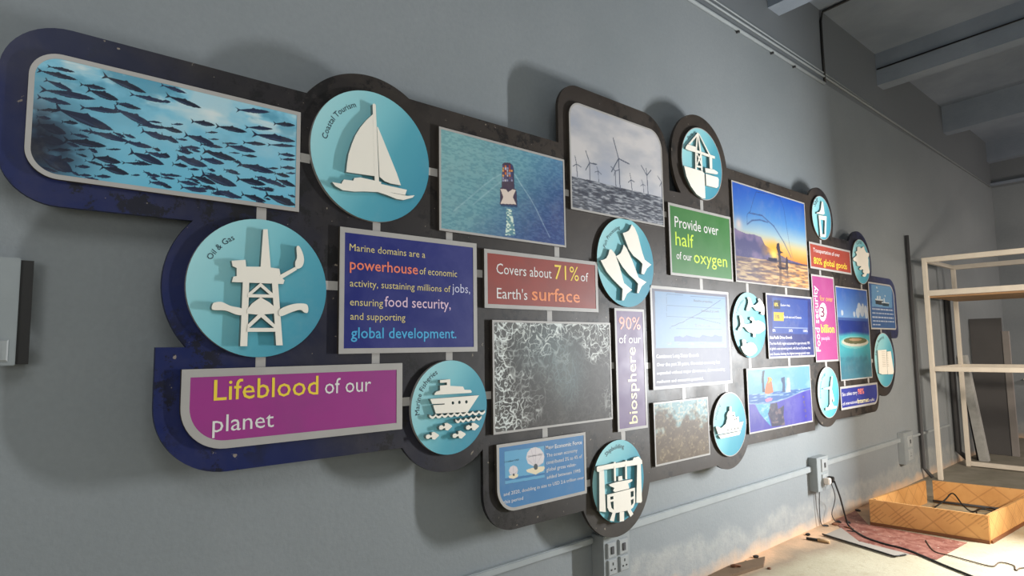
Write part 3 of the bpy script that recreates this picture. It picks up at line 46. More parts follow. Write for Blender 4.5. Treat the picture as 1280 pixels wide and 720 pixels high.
TXT = {"marine":[["Marine domains are a",1.121,1.849,0.344,0.027,"pale_yellow",0.006,0],["powerhouse",1.123,1.7775,0.306,0.041,"coral",0.02,0],["of economic",1.437,1.779,0.192,0.029,"pale_yellow",0.006,0],["activity, sustaining millions of",1.124,1.7115,0.47,0.027,"pale_yellow",0.006,0],["jobs,",1.603,1.712,0.097,0.038,"lilac_white",0.006,0],["ensuring",1.125,1.639,0.142,0.028,"pale_yellow",0.006,0],["food security,",1.274,1.6395,0.321,0.041,"pink_white",0.012,0],["and supporting",1.127,1.585,0.242,0.027,"pale_yellow",0.006,0],["global development.",1.13,1.515,0.494,0.041,"sky_blue",0.02,0]],"surf":[["Covers about",1.853,1.81,0.357,0.048,"white",0.006,0],["71%",2.232,1.808,0.176,0.072,"yellow",0.006,0],["of",2.422,1.809,0.059,0.046,"white",0.006,0],["Earth's",1.854,1.6965,0.19,0.048,"white",0.006,0],["surface",2.073,1.697,0.339,0.063,"orange",0.02,0]],"purple":[["Lifeblood",0.647,1.313,0.357,0.066,"yellow",0.012,0],["of our",1.029,1.3125,0.188,0.055,"white",0.006,0],["planet",0.646,1.2115,0.199,0.054,"white",0.006,0]],"green":[["Provide over",3.286,2.1955,0.502,0.067,"white",0.01,0],["half",3.287,2.083,0.201,0.083,"lime",0.01,0],["of our",3.292,1.998,0.167,0.047,"white",0.01,0],["oxygen",3.481,1.989,0.399,0.079,"lime",0.01,0]],"ninety":[["90%",2.721,1.5635,0.191,0.068,"salmon",0.012,0],["of our",2.717,1.487,0.194,0.046,"white",0.006,0],["biosphere",2.8575,1.049,0.416,0.072,"cream",0.02,1]],"pink":[["Food security",5.2675,1.409,0.531,0.077,"white",0.012,1],["for over",5.309,1.8215,0.257,0.042,"light_orange",0.01,0],["3",5.301,1.688,0.085,0.082,"maroon",0.02,0],["billion",5.297,1.5605,0.261,0.066,"yellow",0.03,0],["people",5.296,1.501,0.161,0.031,"pink_white",0.005,0]],"red80":[["Transportation of over",5.239,2.2195,0.53,0.033,"white",0.01,0],["80% global goods",5.236,2.122,0.678,0.053,"yellow",0.02,0]],"cables":[["Sea cables carry",5.639,1.0275,0.322,0.03,"white",0.006,0],["98%",5.978,1.0235,0.139,0.047,"salmon",0.03,0],["of international",5.638,0.951,0.31,0.027,"white",0.006,0],["Internet",5.959,0.9455,0.255,0.04,"cream",0.03,0],["traffic",6.22,0.945,0.129,0.025,"white",0.006,0]],"pearl":[["Major",2.148,0.9875,0.053,0.016,"white",0.015,0],["Economic Force",2.209,0.985,0.192,0.018,"white",0.03,0],["The ocean economy",2.151,0.95,0.216,0.016,"white",0.006,0],["contributed 3% to 4% of",2.15,0.9165,0.25,0.017,"white",0.006,0],["global gross value-",2.149,0.8835,0.205,0.017,"white",0.006,0],["added between 1995",2.151,0.8485,0.234,0.016,"white",0.006,0],["and 2020, doubling in size to USD 2.6 trillion over",1.88,0.8125,0.529,0.015,"white",0.006,0],["this period",1.879,0.779,0.118,0.015,"white",0.006,0],["1.3 trillion USD",1.886,0.9575,0.089,0.007,"ink",0,0],["(2.6 trillion USD)",2.032,0.964,0.088,0.007,"ink",0,0]],"graph":[["Baseline projection",3.463,1.7425,0.212,0.014,"ink",0,0],["Sustained growth",3.542,1.6815,0.209,0.014,"ink",0,0],["Slower projection",3.465,1.589,0.187,0.014,"ink",0,0],["2000",3.158,1.478,0.053,0.011,"ink",0,0],["2010",3.267,1.477,0.053,0.012,"ink",0,0],["2020",3.393,1.475,0.055,0.012,"ink",0,0],["2030",3.513,1.474,0.047,0.013,"ink",0,0],["2040",3.623,1.4735,0.062,0.012,"ink",0,0],["2050",3.728,1.4725,0.063,0.013,"ink",0,0],["Consistent Long-Term Growth",3.051,1.4005,0.439,0.02,"white",0.02,0],["Over the past 20 years, the ocean economy has",3.053,1.353,0.679,0.019,"white",0.006,0],["expanded without major downturns, demonstrating",3.05,1.3055,0.739,0.018,"white",0.006,0],["resilience and economic potential.",3.047,1.2565,0.487,0.018,"white",0.006,0]],"bars":[["18%",4.515,1.75,0.062,0.025,"yellow",0.02,0],["Eastern Asia",4.619,1.754,0.149,0.017,"white",0.006,0],["71%",4.521,1.66,0.066,0.025,"ink",0.02,0],["South-east and Oceania",4.656,1.6655,0.295,0.018,"white",0.006,0],["0%",4.471,1.561,0.046,0.02,"white",0.006,0],["50%",4.728,1.562,0.062,0.02,"white",0.006,0],["100%",4.971,1.5615,0.078,0.021,"white",0.006,0],["Asia-Pacific Drives Growth",4.421,1.51,0.353,0.022,"white",0.03,0],["The Asia-Pacific region accounted for approximately 75%",4.417,1.4675,0.657,0.019,"white",0.01,0],["of global ocean economy growth, with East and Southeast Asia",4.417,1.4305,0.665,0.019,"white",0.01,0],["and Oceania showing the highest average growth rates",4.416,1.3915,0.647,0.019,"white",0.01,0]]}
FISH = [[0.041,0.898,0.128,0.901,0.006],[0.011,0.847,0.137,0.839,0.0086],[0.022,0.694,0.198,0.707,0.0115],[0.035,0.783,0.123,0.737,0.0086],[0.016,0.627,0.122,0.619,0.0086],[0.143,0.807,0.23,0.815,0.0074],[0.166,0.777,0.274,0.742,0.0125],[0.213,0.93,0.369,0.861,0.0121],[0.308,0.818,0.445,0.815,0.008],[0.262,0.707,0.354,0.705,0.0071],[0.266,0.716,0.326,0.724,0.0047],[0.147,0.611,0.284,0.64,0.0095],[0.253,0.667,0.406,0.565,0.0136],[0.066,0.568,0.261,0.468,0.0181],[0.018,0.517,0.088,0.554,0.005],[0.093,0.46,0.147,0.471,0.0065],[0.02,0.409,0.111,0.366,0.0149],[0.022,0.294,0.108,0.283,0.0151],[0.025,0.176,0.137,0.055,0.0229],[0.15,0.417,0.191,0.42,0.0045],[0.178,0.423,0.315,0.393,0.011],[0.299,0.385,0.398,0.377,0.0091],[0.101,0.313,0.241,0.318,0.0121],[0.354,0.514,0.453,0.474,0.0115],[0.056,0.205,0.128,0.237,0.006],[0.139,0.24,0.176,0.264,0.003],[0.238,0.291,0.29,0.313,0.0035],[0.316,0.307,0.443,0.24,0.0141],[0.37,0.331,0.456,0.307,0.008],[0.194,0.208,0.292,0.197,0.0121],[0.093,0.141,0.14,0.154,0.0076],[0.142,0.106,0.191,0.117,0.006],[0.222,0.135,0.32,0.106,0.0119],[0.292,0.197,0.401,0.224,0.0056],[0.326,0.1,0.36,0.114,0.0035],[0.382,0.122,0.431,0.13,0.0063],[0.429,0.157,0.458,0.141,0.005],[0.389,0.063,0.46,0.063,0.008],[0.204,0.047,0.261,0.06,0.006],[0.149,0.036,0.198,0.047,0.0045],[0.367,0.605,0.429,0.619,0.0039],[0.339,0.557,0.452,0.581,0.0065],[0.018,0.463,0.062,0.466,0.006],[0.022,0.315,0.06,0.318,0.0054],[0.417,0.968,0.516,0.944,0.0074],[0.436,0.882,0.576,0.836,0.0104],[0.419,0.818,0.458,0.828,0.006],[0.716,0.896,0.867,0.952,0.0095],[0.882,0.844,0.987,0.874,0.0089],[0.756,0.742,0.882,0.785,0.008],[0.536,0.691,0.633,0.699,0.0095],[0.633,0.694,0.768,0.697,0.0106],[0.786,0.691,0.989,0.705,0.0134],[0.749,0.587,0.853,0.611,0.0074],[0.857,0.613,0.99,0.656,0.0065],[0.423,0.581,0.507,0.568,0.0089],[0.462,0.622,0.509,0.646,0.0039],[0.424,0.511,0.494,0.463,0.0095],[0.511,0.552,0.632,0.517,0.0121],[0.482,0.495,0.527,0.506,0.0045],[0.594,0.611,0.646,0.635,0.0039],[0.607,0.552,0.651,0.571,0.0035],[0.502,0.431,0.578,0.452,0.0069],[0.573,0.49,0.668,0.498,0.0071],[0.676,0.528,0.808,0.517,0.011],[0.663,0.541,0.729,0.562,0.0039],[0.585,0.431,0.726,0.399,0.0127],[0.692,0.46,0.739,0.474,0.0034],[0.746,0.458,0.815,0.471,0.0054],[0.907,0.541,0.99,0.554,0.0074],[0.917,0.49,0.991,0.514,0.0056],[0.917,0.407,0.991,0.425,0.0074],[0.946,0.358,0.992,0.372,0.0045],[0.427,0.337,0.463,0.318,0.0089],[0.485,0.326,0.608,0.291,0.0141],[0.575,0.356,0.676,0.345,0.011],[0.471,0.259,0.531,0.259,0.0074],[0.531,0.235,0.576,0.248,0.0047],[0.727,0.369,0.896,0.34,0.0136],[0.855,0.372,0.913,0.391,0.0045],[0.891,0.337,0.965,0.326,0.008],[0.671,0.288,0.735,0.283,0.0054],[0.429,0.149,0.51,0.16,0.005],[0.431,0.122,0.485,0.125,0.0048],[0.544,0.181,0.644,0.135,0.0104],[0.58,0.213,0.73,0.146,0.0166],[0.725,0.219,0.857,0.205,0.0127],[0.813,0.251,0.928,0.237,0.0095],[0.896,0.28,0.994,0.235,0.0101],[0.492,0.109,0.575,0.103,0.008],[0.504,0.06,0.61,0.052,0.0095],[0.796,0.165,0.862,0.143,0.006],[0.579,0.103,0.649,0.082,0.0069],[0.642,0.079,0.739,0.036,0.0121],[0.747,0.076,0.859,0.036,0.0104],[0.849,0.109,0.995,0.041,0.016],[0.957,0.135,0.994,0.127,0.0054],[0.432,0.052,0.475,0.041,0.0065]]
PR = {"wind_hor":[[0.019,0.295],[0.986,0.305]],"wind_t":[[[0.49,0.589],[0.497,0.29],[0.437,0.781],[0.606,0.565],[0.409,0.437],5],[[0.184,0.466],[0.184,0.3],[0.148,0.569],[0.255,0.468],[0.143,0.387],4],[[0.055,0.42],[0.06,0.305],[0.041,0.493],[0.101,0.402],[0.021,0.391],3],[[0.812,0.497],[0.819,0.293],[0.746,0.587],[0.864,0.567],[0.805,0.569],4],[[0.449,0.452],[0.452,0.301],[0.404,0.488],[0.486,0.473],[0.436,0.406],3],[[0.268,0.408],[0.272,0.303],[0.255,0.447],[0.301,0.384],[0.235,0.389],2],[[0.623,0.406],[0.631,0.298],[0.612,0.471],[0.66,0.394],[0.591,0.373],3],[[0.762,0.394],[0.768,0.305],[0.745,0.435],[0.788,0.382],[0.73,0.368],2],[[0.99,0.469],[0.989,0.305],[0.943,0.524],[1.029,0.456],[0.965,0.418],3]],"sun_hor":[[0.008,0.251],[0.999,0.275]],"sun_cloud":[[-0.018,0.54],[0.051,0.513],[0.146,0.495],[0.246,0.504],[0.336,0.493],[0.383,0.417],[0.475,0.379],[0.583,0.341],[0.71,0.304],[0.967,0.275],[0.995,0.239],[-0.039,0.167]],"sun_lines":[[[0.301,0.964],[0.256,0.86],[0.211,0.737],[0.17,0.698],[0.164,0.595]],[[0.197,0.719],[0.364,0.727],[0.52,0.643],[0.651,0.492],[0.75,0.332]],[[0.629,0.981],[0.679,0.871],[0.707,0.655],[0.736,0.462],[0.776,0.324]],[[0.301,0.964],[0.462,0.984],[0.629,0.981]],[[0.164,0.595],[0.23,0.648],[0.334,0.674],[0.44,0.669]]],"sun_man":[[0.55,0.459],[0.584,0.471],[0.594,0.386],[0.637,0.37],[0.593,0.358],[0.601,0.204],[0.567,0.2],[0.561,0.349],[0.537,0.41]],"sun_boat":[[0.532,0.217],[0.63,0.212],[0.703,0.217],[0.687,0.188],[0.572,0.179]],"sun_small":[[0.674,0.332],[0.692,0.335],[0.695,0.215],[0.659,0.211]],"un_line":[[0.0,0.46],[0.115,0.444],[0.234,0.428],[0.341,0.425],[0.437,0.437],[0.587,0.469],[0.761,0.523],[0.87,0.551],[0.991,0.576]],"un_tur":[[0.093,0.441],[0.317,0.416],[0.32,0.307],[0.271,0.266],[0.31,0.048],[0.243,0.141],[0.152,0.287]],"un_dark":[[0.317,0.409],[0.42,0.416],[0.43,0.307],[0.531,0.357],[0.513,0.191],[0.53,0.02],[0.322,0.036],[0.314,0.127],[0.278,0.25]],"un_post":[[0.22,0.96],[0.259,0.967],[0.238,0.844],[0.241,0.73],[0.243,0.614],[0.209,0.61],[0.204,0.83]],"un_orange":[[0.271,0.742],[0.298,0.805],[0.293,0.855],[0.323,0.844],[0.352,0.801],[0.363,0.698],[0.373,0.598],[0.302,0.573],[0.241,0.589],[0.253,0.678]],"un_fig1":[[0.505,0.819],[0.564,0.835],[0.566,0.728],[0.558,0.576],[0.509,0.58],[0.525,0.717],[0.506,0.769]],"un_fig2":[[0.596,0.812],[0.639,0.817],[0.651,0.719],[0.651,0.564],[0.566,0.571],[0.59,0.692]],"un_pink":[[0.237,0.494],[0.314,0.514],[0.353,0.494],[0.342,0.462],[0.257,0.446]],"is_hor":[[0.042,0.676],[0.977,0.669]],"is_lag":[[0.054,0.504],[0.476,0.526],[0.97,0.509]],"is_sand":[[0.938,0.399],[0.91,0.376],[0.838,0.357],[0.731,0.342],[0.601,0.332],[0.462,0.331],[0.325,0.335],[0.208,0.345],[0.118,0.361],[0.061,0.381],[0.045,0.402],[0.069,0.423],[0.132,0.442],[0.229,0.458],[0.351,0.468],[0.488,0.472],[0.627,0.468],[0.754,0.458],[0.855,0.442],[0.919,0.422]],"is_land":[[0.898,0.418],[0.876,0.406],[0.817,0.396],[0.728,0.388],[0.62,0.383],[0.502,0.381],[0.389,0.384],[0.288,0.39],[0.21,0.399],[0.161,0.409],[0.146,0.421],[0.165,0.432],[0.217,0.442],[0.299,0.451],[0.401,0.456],[0.518,0.457],[0.634,0.456],[0.741,0.451],[0.827,0.442],[0.88,0.431]],"is_cl":[[0.712,0.79,0.09],[0.799,0.752,0.1],[0.653,0.732,0.09],[0.924,0.772,0.08],[0.939,0.722,0.08],[0.533,0.713,0.05],[0.156,0.721,0.05],[0.834,0.81,0.05]],"ship_body":[[0.461,0.783],[0.477,0.809],[0.522,0.822],[0.549,0.798],[0.554,0.547],[0.571,0.545],[0.574,0.37],[0.438,0.348],[0.439,0.525],[0.453,0.532]],"ship_deck":[[0.442,0.516],[0.489,0.523],[0.504,0.495],[0.539,0.536],[0.568,0.538],[0.543,0.453],[0.57,0.381],[0.442,0.357],[0.465,0.433]],"ship_cont":[[0.461,0.777],[0.462,0.753],[0.461,0.726],[0.461,0.7],[0.46,0.674],[0.461,0.65],[0.46,0.624],[0.479,0.783],[0.479,0.757],[0.477,0.731],[0.479,0.704],[0.477,0.68],[0.479,0.654],[0.477,0.628],[0.497,0.787],[0.497,0.763],[0.495,0.737],[0.497,0.711],[0.495,0.685],[0.495,0.659],[0.494,0.632],[0.515,0.794],[0.515,0.768],[0.513,0.742],[0.515,0.715],[0.513,0.689],[0.513,0.665],[0.512,0.639],[0.531,0.801],[0.533,0.774],[0.531,0.748],[0.533,0.722],[0.531,0.696],[0.531,0.669],[0.53,0.643]],"ship_wake":[[0.488,0.313],[0.531,0.32],[0.549,0.158],[0.561,0.044],[0.475,0.029],[0.488,0.145]],"ship_v":[[[0.562,0.707],[0.617,0.604],[0.69,0.479],[0.745,0.361],[0.801,0.215],[0.859,0.079]],[[0.447,0.672],[0.385,0.608],[0.317,0.521],[0.202,0.355],[0.092,0.197]],[[0.445,0.591],[0.349,0.462],[0.233,0.298]]],"pearl_inset":[[0.064,0.91],[0.505,0.904],[0.505,0.383],[0.067,0.403]],"pearl_big":[[0.401,0.904],[0.453,0.871],[0.49,0.798],[0.504,0.725],[0.488,0.629],[0.435,0.589],[0.372,0.605],[0.316,0.662],[0.296,0.755],[0.311,0.838],[0.35,0.894]],"pearl_bigb":[[0.294,0.562],[0.321,0.572],[0.391,0.582],[0.435,0.579],[0.495,0.572],[0.507,0.542],[0.487,0.496],[0.447,0.486],[0.401,0.46],[0.352,0.496],[0.308,0.526]],"pearl_p1":[[0.425,0.579],[0.424,0.559],[0.417,0.542],[0.406,0.536],[0.396,0.539],[0.388,0.552],[0.381,0.569],[0.379,0.592],[0.383,0.612],[0.388,0.629],[0.398,0.635],[0.408,0.632],[0.417,0.622],[0.424,0.602]],"pearl_sm":[[0.156,0.672],[0.192,0.642],[0.207,0.586],[0.195,0.529],[0.161,0.519],[0.122,0.539],[0.108,0.602],[0.123,0.655]],"pearl_smb":[[0.106,0.523],[0.154,0.532],[0.209,0.523],[0.202,0.479],[0.158,0.463],[0.113,0.486]],"pearl_p2":[[0.169,0.523],[0.168,0.509],[0.163,0.503],[0.156,0.506],[0.151,0.513],[0.149,0.529],[0.151,0.539],[0.156,0.546],[0.163,0.546],[0.168,0.536]],"pearl_shadow":[[0.065,0.496],[0.505,0.463],[0.505,0.43],[0.069,0.453]],"gr_inset":[[0.042,0.962],[0.965,0.957],[0.954,0.384],[0.033,0.392]],"gr_lines":[[[0.18,0.941],[0.17,0.701]],[[0.185,0.942],[0.958,0.939]],[[0.18,0.824],[0.891,0.824]],[[0.176,0.713],[0.889,0.706]],[[0.199,0.592],[0.894,0.588]],[[0.22,0.61],[0.269,0.622],[0.32,0.645],[0.372,0.657],[0.415,0.683],[0.48,0.711],[0.568,0.748],[0.727,0.826],[0.896,0.921]],[[0.48,0.711],[0.566,0.705],[0.652,0.691],[0.764,0.672],[0.88,0.655]]],"gr_waves":[[0.254,0.505],[0.325,0.512],[0.364,0.497],[0.407,0.522],[0.49,0.505],[0.576,0.497],[0.621,0.527],[0.687,0.514],[0.755,0.507],[0.791,0.529],[0.849,0.514],[0.896,0.515],[0.894,0.47],[0.892,0.447],[0.252,0.455]],"ba_inset":[[0.127,0.953],[0.911,0.955],[0.874,0.371],[0.088,0.382]],"ba_b1":[[0.15,0.911],[0.287,0.919],[0.277,0.776],[0.14,0.774]],"ba_b2":[[0.136,0.721],[0.35,0.725],[0.34,0.58],[0.127,0.578]],"ba_ax":[[0.132,0.474],[0.87,0.472]],"bl_inset":[[0.11,0.971],[0.942,0.98],[0.896,0.485],[0.083,0.476]],"bl_s1":[[0.22,0.633],[0.533,0.638],[0.501,0.534],[0.225,0.539]],"bl_s2":[[0.473,0.582],[0.779,0.588],[0.761,0.514],[0.5,0.516]],"bl_w":[[[0.223,0.658],[0.536,0.658],[0.531,0.629],[0.219,0.631]],[[0.299,0.726],[0.352,0.728],[0.343,0.66],[0.29,0.658]],[[0.394,0.733],[0.449,0.73],[0.441,0.667],[0.385,0.663]],[[0.313,0.841],[0.383,0.847],[0.38,0.827],[0.311,0.823]],[[0.29,0.935],[0.335,0.933],[0.344,0.893],[0.296,0.897]],[[0.474,0.602],[0.781,0.6],[0.778,0.579],[0.471,0.577]],[[0.558,0.694],[0.6,0.692],[0.616,0.6],[0.564,0.6]],[[0.609,0.766],[0.655,0.762],[0.645,0.728],[0.612,0.733]]],"bl_rows":[[[0.084,0.435],[0.924,0.426]],[[0.074,0.34],[0.932,0.338]],[[0.063,0.253],[0.92,0.246]],[[0.074,0.171],[0.972,0.16]],[[0.063,0.09],[0.356,0.077]]],"pink_oval":[[0.586,0.575],[0.573,0.547],[0.55,0.522],[0.518,0.499],[0.479,0.481],[0.438,0.469],[0.393,0.465],[0.352,0.469],[0.315,0.479],[0.285,0.495],[0.263,0.517],[0.254,0.543],[0.254,0.57],[0.265,0.596],[0.288,0.623],[0.32,0.646],[0.356,0.663],[0.399,0.675],[0.443,0.68],[0.486,0.677],[0.523,0.667],[0.554,0.65],[0.575,0.629],[0.586,0.603]]}
CONN = [["V",0.791,"oil","fish"],["V",1.244,"marine","tour"],["V",0.8,"purple","oil"],["V",1.599,"marine","ship"],["V",1.244,"purple","marine"],["V",1.596,"fisheries","marine"],["V",2.265,"surf","ship"],["V",2.204,"foam","surf"],["V",2.158,"pearl","foam"],["V",2.747,"yard","ninety"],["V",3.622,"green","crane"],["V",3.577,"graph","green"],["V",3.337,"brown","graph"],["V",3.825,"boat","graph"],["V",4.162,"fishd","sunset"],["V",4.749,"bars","sunset"],["V",4.737,"under","bars"],["V",4.149,"under","fishd"],["V",5.426,"red80","bot"],["V",5.382,"pink","red80"],["V",6.262,"island","coral"],["V",5.388,"windd","pink"],["V",5.741,"cables","island"],["V",6.279,"cables","island"],["V",6.678,"book","blues"],["H",2.18,"fish","tour"],["H",2.228,"tour","ship"],["H",1.712,"oil","marine"],["H",1.805,"marine","surf"],["H",1.261,"purple","fisheries"],["H",1.261,"fisheries","foam"],["H",2.266,"ship","wind"],["H",2.266,"wind","green"],["H",2.254,"green","sunset"],["H",1.368,"foam","ninety"],["H",1.359,"ninety","graph"],["H",0.952,"brown","boat"],["H",1.61,"graph","fishd"],["H",2.204,"sunset","red80"],["H",1.613,"bars","pink"],["H",0.953,"boat","under"],["H",0.782,"pearl","yard"],["H",2.211,"red80","coral"],["H",1.67,"pink","island"],["H",1.018,"windd","cables"],["H",1.799,"island","blues"],["H",1.306,"island","book"]]

# ---------------------------------------------------------------- materials
def lin(c):
    return tuple((x / 12.92 if x <= 0.04045 else ((x + 0.055) / 1.055) ** 2.4) for x in c)
def hx(r, g, b): return lin((r / 255, g / 255, b / 255))
class NT:
    def __init__(s, name):
        s.m = bpy.data.materials.new(name); s.m.use_nodes = True; s.t = s.m.node_tree
        s.b = s.t.nodes['Principled BSDF']
    def n(s, typ, **k):
        nd = s.t.nodes.new(typ)
        for a, v in k.items():
            if a.startswith('i_'): nd.inputs[a[2:].replace('_', ' ')].default_value = v
            else: setattr(nd, a, v)
        return nd
    def l(s, a, b): s.t.links.new(a, b)
    def ramp(s, src, stops):
        r = s.n('ShaderNodeValToRGB'); e = r.color_ramp.elements
        while len(e) > 1: e.remove(e[0])
        e[0].position = stops[0][0]; e[0].color = (*stops[0][1], 1)
        for p_, c in stops[1:]:
            q = e.new(p_); q.color = (*c, 1)
        s.l(src, r.inputs[0]); return r.outputs[0]
    def noise(s, scale, detail=4, rough=0.55, vec=None, dist=0.0):
        nd = s.n('ShaderNodeTexNoise'); nd.inputs['Scale'].default_value = scale; nd.inputs['Detail'].default_value = detail
        nd.inputs['Roughness'].default_value = rough; nd.inputs['Distortion'].default_value = dist
        s.l(vec if vec else s.pos(), nd.inputs['Vector']); return nd.outputs['Fac']
    def pos(s):
        if not hasattr(s, '_p'): s._p = s.n('ShaderNodeNewGeometry').outputs['Position']
        return s._p
    def xyz(s, v):
        nd = s.n('ShaderNodeSeparateXYZ'); s.l(v, nd.inputs[0]); return nd.outputs
    def mix(s, f, a, b, mode='MIX'):
        nd = s.n('ShaderNodeMix', data_type='RGBA', blend_type=mode)
        for i, v in ((0, f), (6, a), (7, b)):
            if hasattr(v, 'is_linked'): s.l(v, nd.inputs[i])
            else: nd.inputs[i].default_value = v if i == 0 else (*v, 1)
        return nd.outputs[2]
    def mr(s, v, a, b, c=0.0, d=1.0):
        nd = s.n('ShaderNodeMapRange'); s.l(v, nd.inputs[0])
        for i, x in ((1, a), (2, b), (3, c), (4, d)): nd.inputs[i].default_value = x
        return nd.outputs[0]
    def math(s, op, a, b=0.0):
        nd = s.n('ShaderNodeMath', operation=op)
        for i, v in ((0, a), (1, b)):
            if hasattr(v, 'is_linked'): s.l(v, nd.inputs[i])
            else: nd.inputs[i].default_value = v
        return nd.outputs[0]
    def bump(s, h, strength, dist=0.01):
        nd = s.n('ShaderNodeBump'); nd.inputs['Strength'].default_value = strength; nd.inputs['Distance'].default_value = dist
        s.l(h, nd.inputs['Height']); s.l(nd.outputs[0], s.b.inputs['Normal'])
    def base(s, c):
        if hasattr(c, 'is_linked'): s.l(c, s.b.inputs['Base Color'])
        else: s.b.inputs['Base Color'].default_value = (*c, 1)
    def rough(s, v):
        if hasattr(v, 'is_linked'): s.l(v, s.b.inputs['Roughness'])
        else: s.b.inputs['Roughness'].default_value = v
MAT = {}
def simple(name, c, rough=0.6, metal=0.0, var=0.06, scale=9, spec=0.5):
    if name in MAT: return MAT[name]
    t = NT(name); f = t.noise(scale, 4)
    t.base(t.mix(t.mr(f, 0.3, 0.7), tuple(x * (1 - var) for x in c), tuple(min(1, x * (1 + var)) for x in c)))
    t.rough(rough); t.b.inputs['Metallic'].default_value = metal; t.b.inputs['Specular IOR Level'].default_value = spec
    MAT[name] = t.m; return t.m

def wall_mat():
    t = NT('wall_paint'); p_ = t.pos(); x, y, z = t.xyz(p_)
    c = t.mix(t.mr(t.noise(0.9, 5), 0.35, 0.65), hx(136, 142, 145), hx(145, 150, 153))
    c = t.mix(t.mr(t.noise(45, 3), 0.3, 0.7, 0, 0.25), c, hx(124, 130, 133))
    # darker tone above the conduit line
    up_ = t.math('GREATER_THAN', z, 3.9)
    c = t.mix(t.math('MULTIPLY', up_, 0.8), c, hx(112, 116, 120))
    # rough, dusty band just above the floor
    edge = t.math('ADD', z, t.mr(t.noise(2.2, 6), 0.2, 0.8, -0.14, 0.14))
    band = t.mr(edge, 0.20, 0.27, 1, 0)
    band = t.math('MULTIPLY', band, t.mr(t.noise(14, 5, 0.7), 0.35, 0.65, 0.3, 1.0))
    c = t.mix(t.math('MULTIPLY', band, 0.75), c, hx(172, 172, 168))
    dust = t.mr(t.math('ADD', z, t.mr(t.noise(5, 4), 0.3, 0.7, -0.04, 0.04)), 0.0, 0.09, 1, 0)
    c = t.mix(t.math('MULTIPLY', dust, 0.85), c, hx(225, 190, 155))
    # thin patch edges
    t.base(c); t.rough(0.62)
    h = t.math('ADD', t.math('MULTIPLY', t.noise(60, 3), 0.35), t.math('ADD', t.noise(5, 4), t.math('MULTIPLY', band, 0.5)))
    t.bump(h, 0.25, 0.012); return t.m
def ceil_mat():
    t = NT('ceiling_paint'); c = t.mix(t.mr(t.noise(1.4, 6), 0.35, 0.65), hx(128, 138, 150), hx(146, 155, 167))
    t.base(c); t.rough(0.8); t.bump(t.noise(25, 5), 0.35, 0.012); return t.m
def floor_mat():
    t = NT('floor_screed'); p_ = t.pos(); x, y, z = t.xyz(p_)
    c = t.mix(t.mr(t.noise(2.5, 6, 0.6), 0.35, 0.65), hx(178, 166, 138), hx(196, 186, 158))
    c = t.mix(t.mr(t.noise(10, 7, 0.75), 0.5, 0.68, 0, 0.6), c, hx(160, 143, 114))
    c = t.mix(t.mr(t.noise(45, 4, 0.7), 0.62, 0.7, 0, 0.6), c, hx(120, 104, 80))
    # brown then peach dust along the wall
    yn = t.math('ADD', y, t.mr(t.noise(1.7, 5), 0.25, 0.75, -0.12, 0.12))
    far = t.mr(x, 7.0, 7.6)
    c = t.mix(t.math('MULTIPLY', t.mr(yn, 1.95, 2.12), 0.75), c, hx(150, 126, 104))
    pe = t.math('MULTIPLY', t.mr(yn, 2.12, 2.24), t.mr(t.noise(2.3, 4), 0.35, 0.55, 0.35, 1))
    c = t.mix(pe, c, hx(222, 180, 142))
    c = t.mix(far, c, t.mix(t.mr(t.noise(4, 5), 0.3, 0.7), hx(120, 116, 102), hx(146, 140, 126)))
    t.base(c); t.rough(0.75); t.bump(t.noise(30, 6, 0.65), 0.35, 0.01); return t.m
def board_mat():
    t = NT('board_print'); p_ = t.pos(); x, y, z = t.xyz(p_)
    vv = t.math('ADD', x, t.math('MULTIPLY', t.math('SUBTRACT', z, 1.15), 0.72))
    vv = t.math('ADD', vv, t.mr(t.noise(1.6, 5), 0.2, 0.8, -0.2, 0.2))
    g = t.ramp(t.mr(vv, 0.0, 8.0),
               [(0.04, hx(8, 28, 92)), (0.10, hx(10, 26, 80)), (0.145, hx(16, 22, 52)), (0.19, hx(30, 27, 32)), (0.28, hx(44, 38, 34)),
                (0.40, hx(54, 46, 40)), (0.80, hx(54, 46, 40)), (0.87, hx(40, 38, 48)), (0.93, hx(34, 42, 84)), (1.0, hx(42, 54, 104))])
    d = t.mr(t.noise(3.2, 7, 0.66, dist=0.4), 0.45, 0.8)
    g = t.mix(t.math('MULTIPLY', d, 0.2), g, hx(110, 100, 88))
    s = t.mr(t.noise(11, 6, 0.75), 0.52, 0.56)
    edge = t.mr(t.noise(2.4, 4), 0.42, 0.52)
    g = t.mix(t.math('MULTIPLY', t.math('MULTIPLY', s, edge), 0.8), g, hx(9, 7, 6))
    chip = t.mr(t.noise(34, 3, 0.6), 0.71, 0.74)
    g = t.mix(t.math('MULTIPLY', chip, 0.7), g, hx(165, 152, 135))
    t.base(g); t.rough(t.mr(t.noise(6, 5), 0.3, 0.7, 0.42, 0.56)); t.b.inputs['Specular IOR Level'].default_value = 0.4
    t.bump(t.noise(9, 5), 0.12, 0.01); return t.m
def vcol_mat():
    t = NT('printed_photograph'); a = t.n('ShaderNodeVertexColor'); a.layer_name = 'Col'
    d = t.mr(t.noise(7, 6, 0.7), 0.5, 0.8, 0, 0.12)
    t.base(t.mix(d, a.outputs[0], hx(190, 185, 170))); t.rough(0.48); t.b.inputs['Specular IOR Level'].default_value = 0.3; return t.m
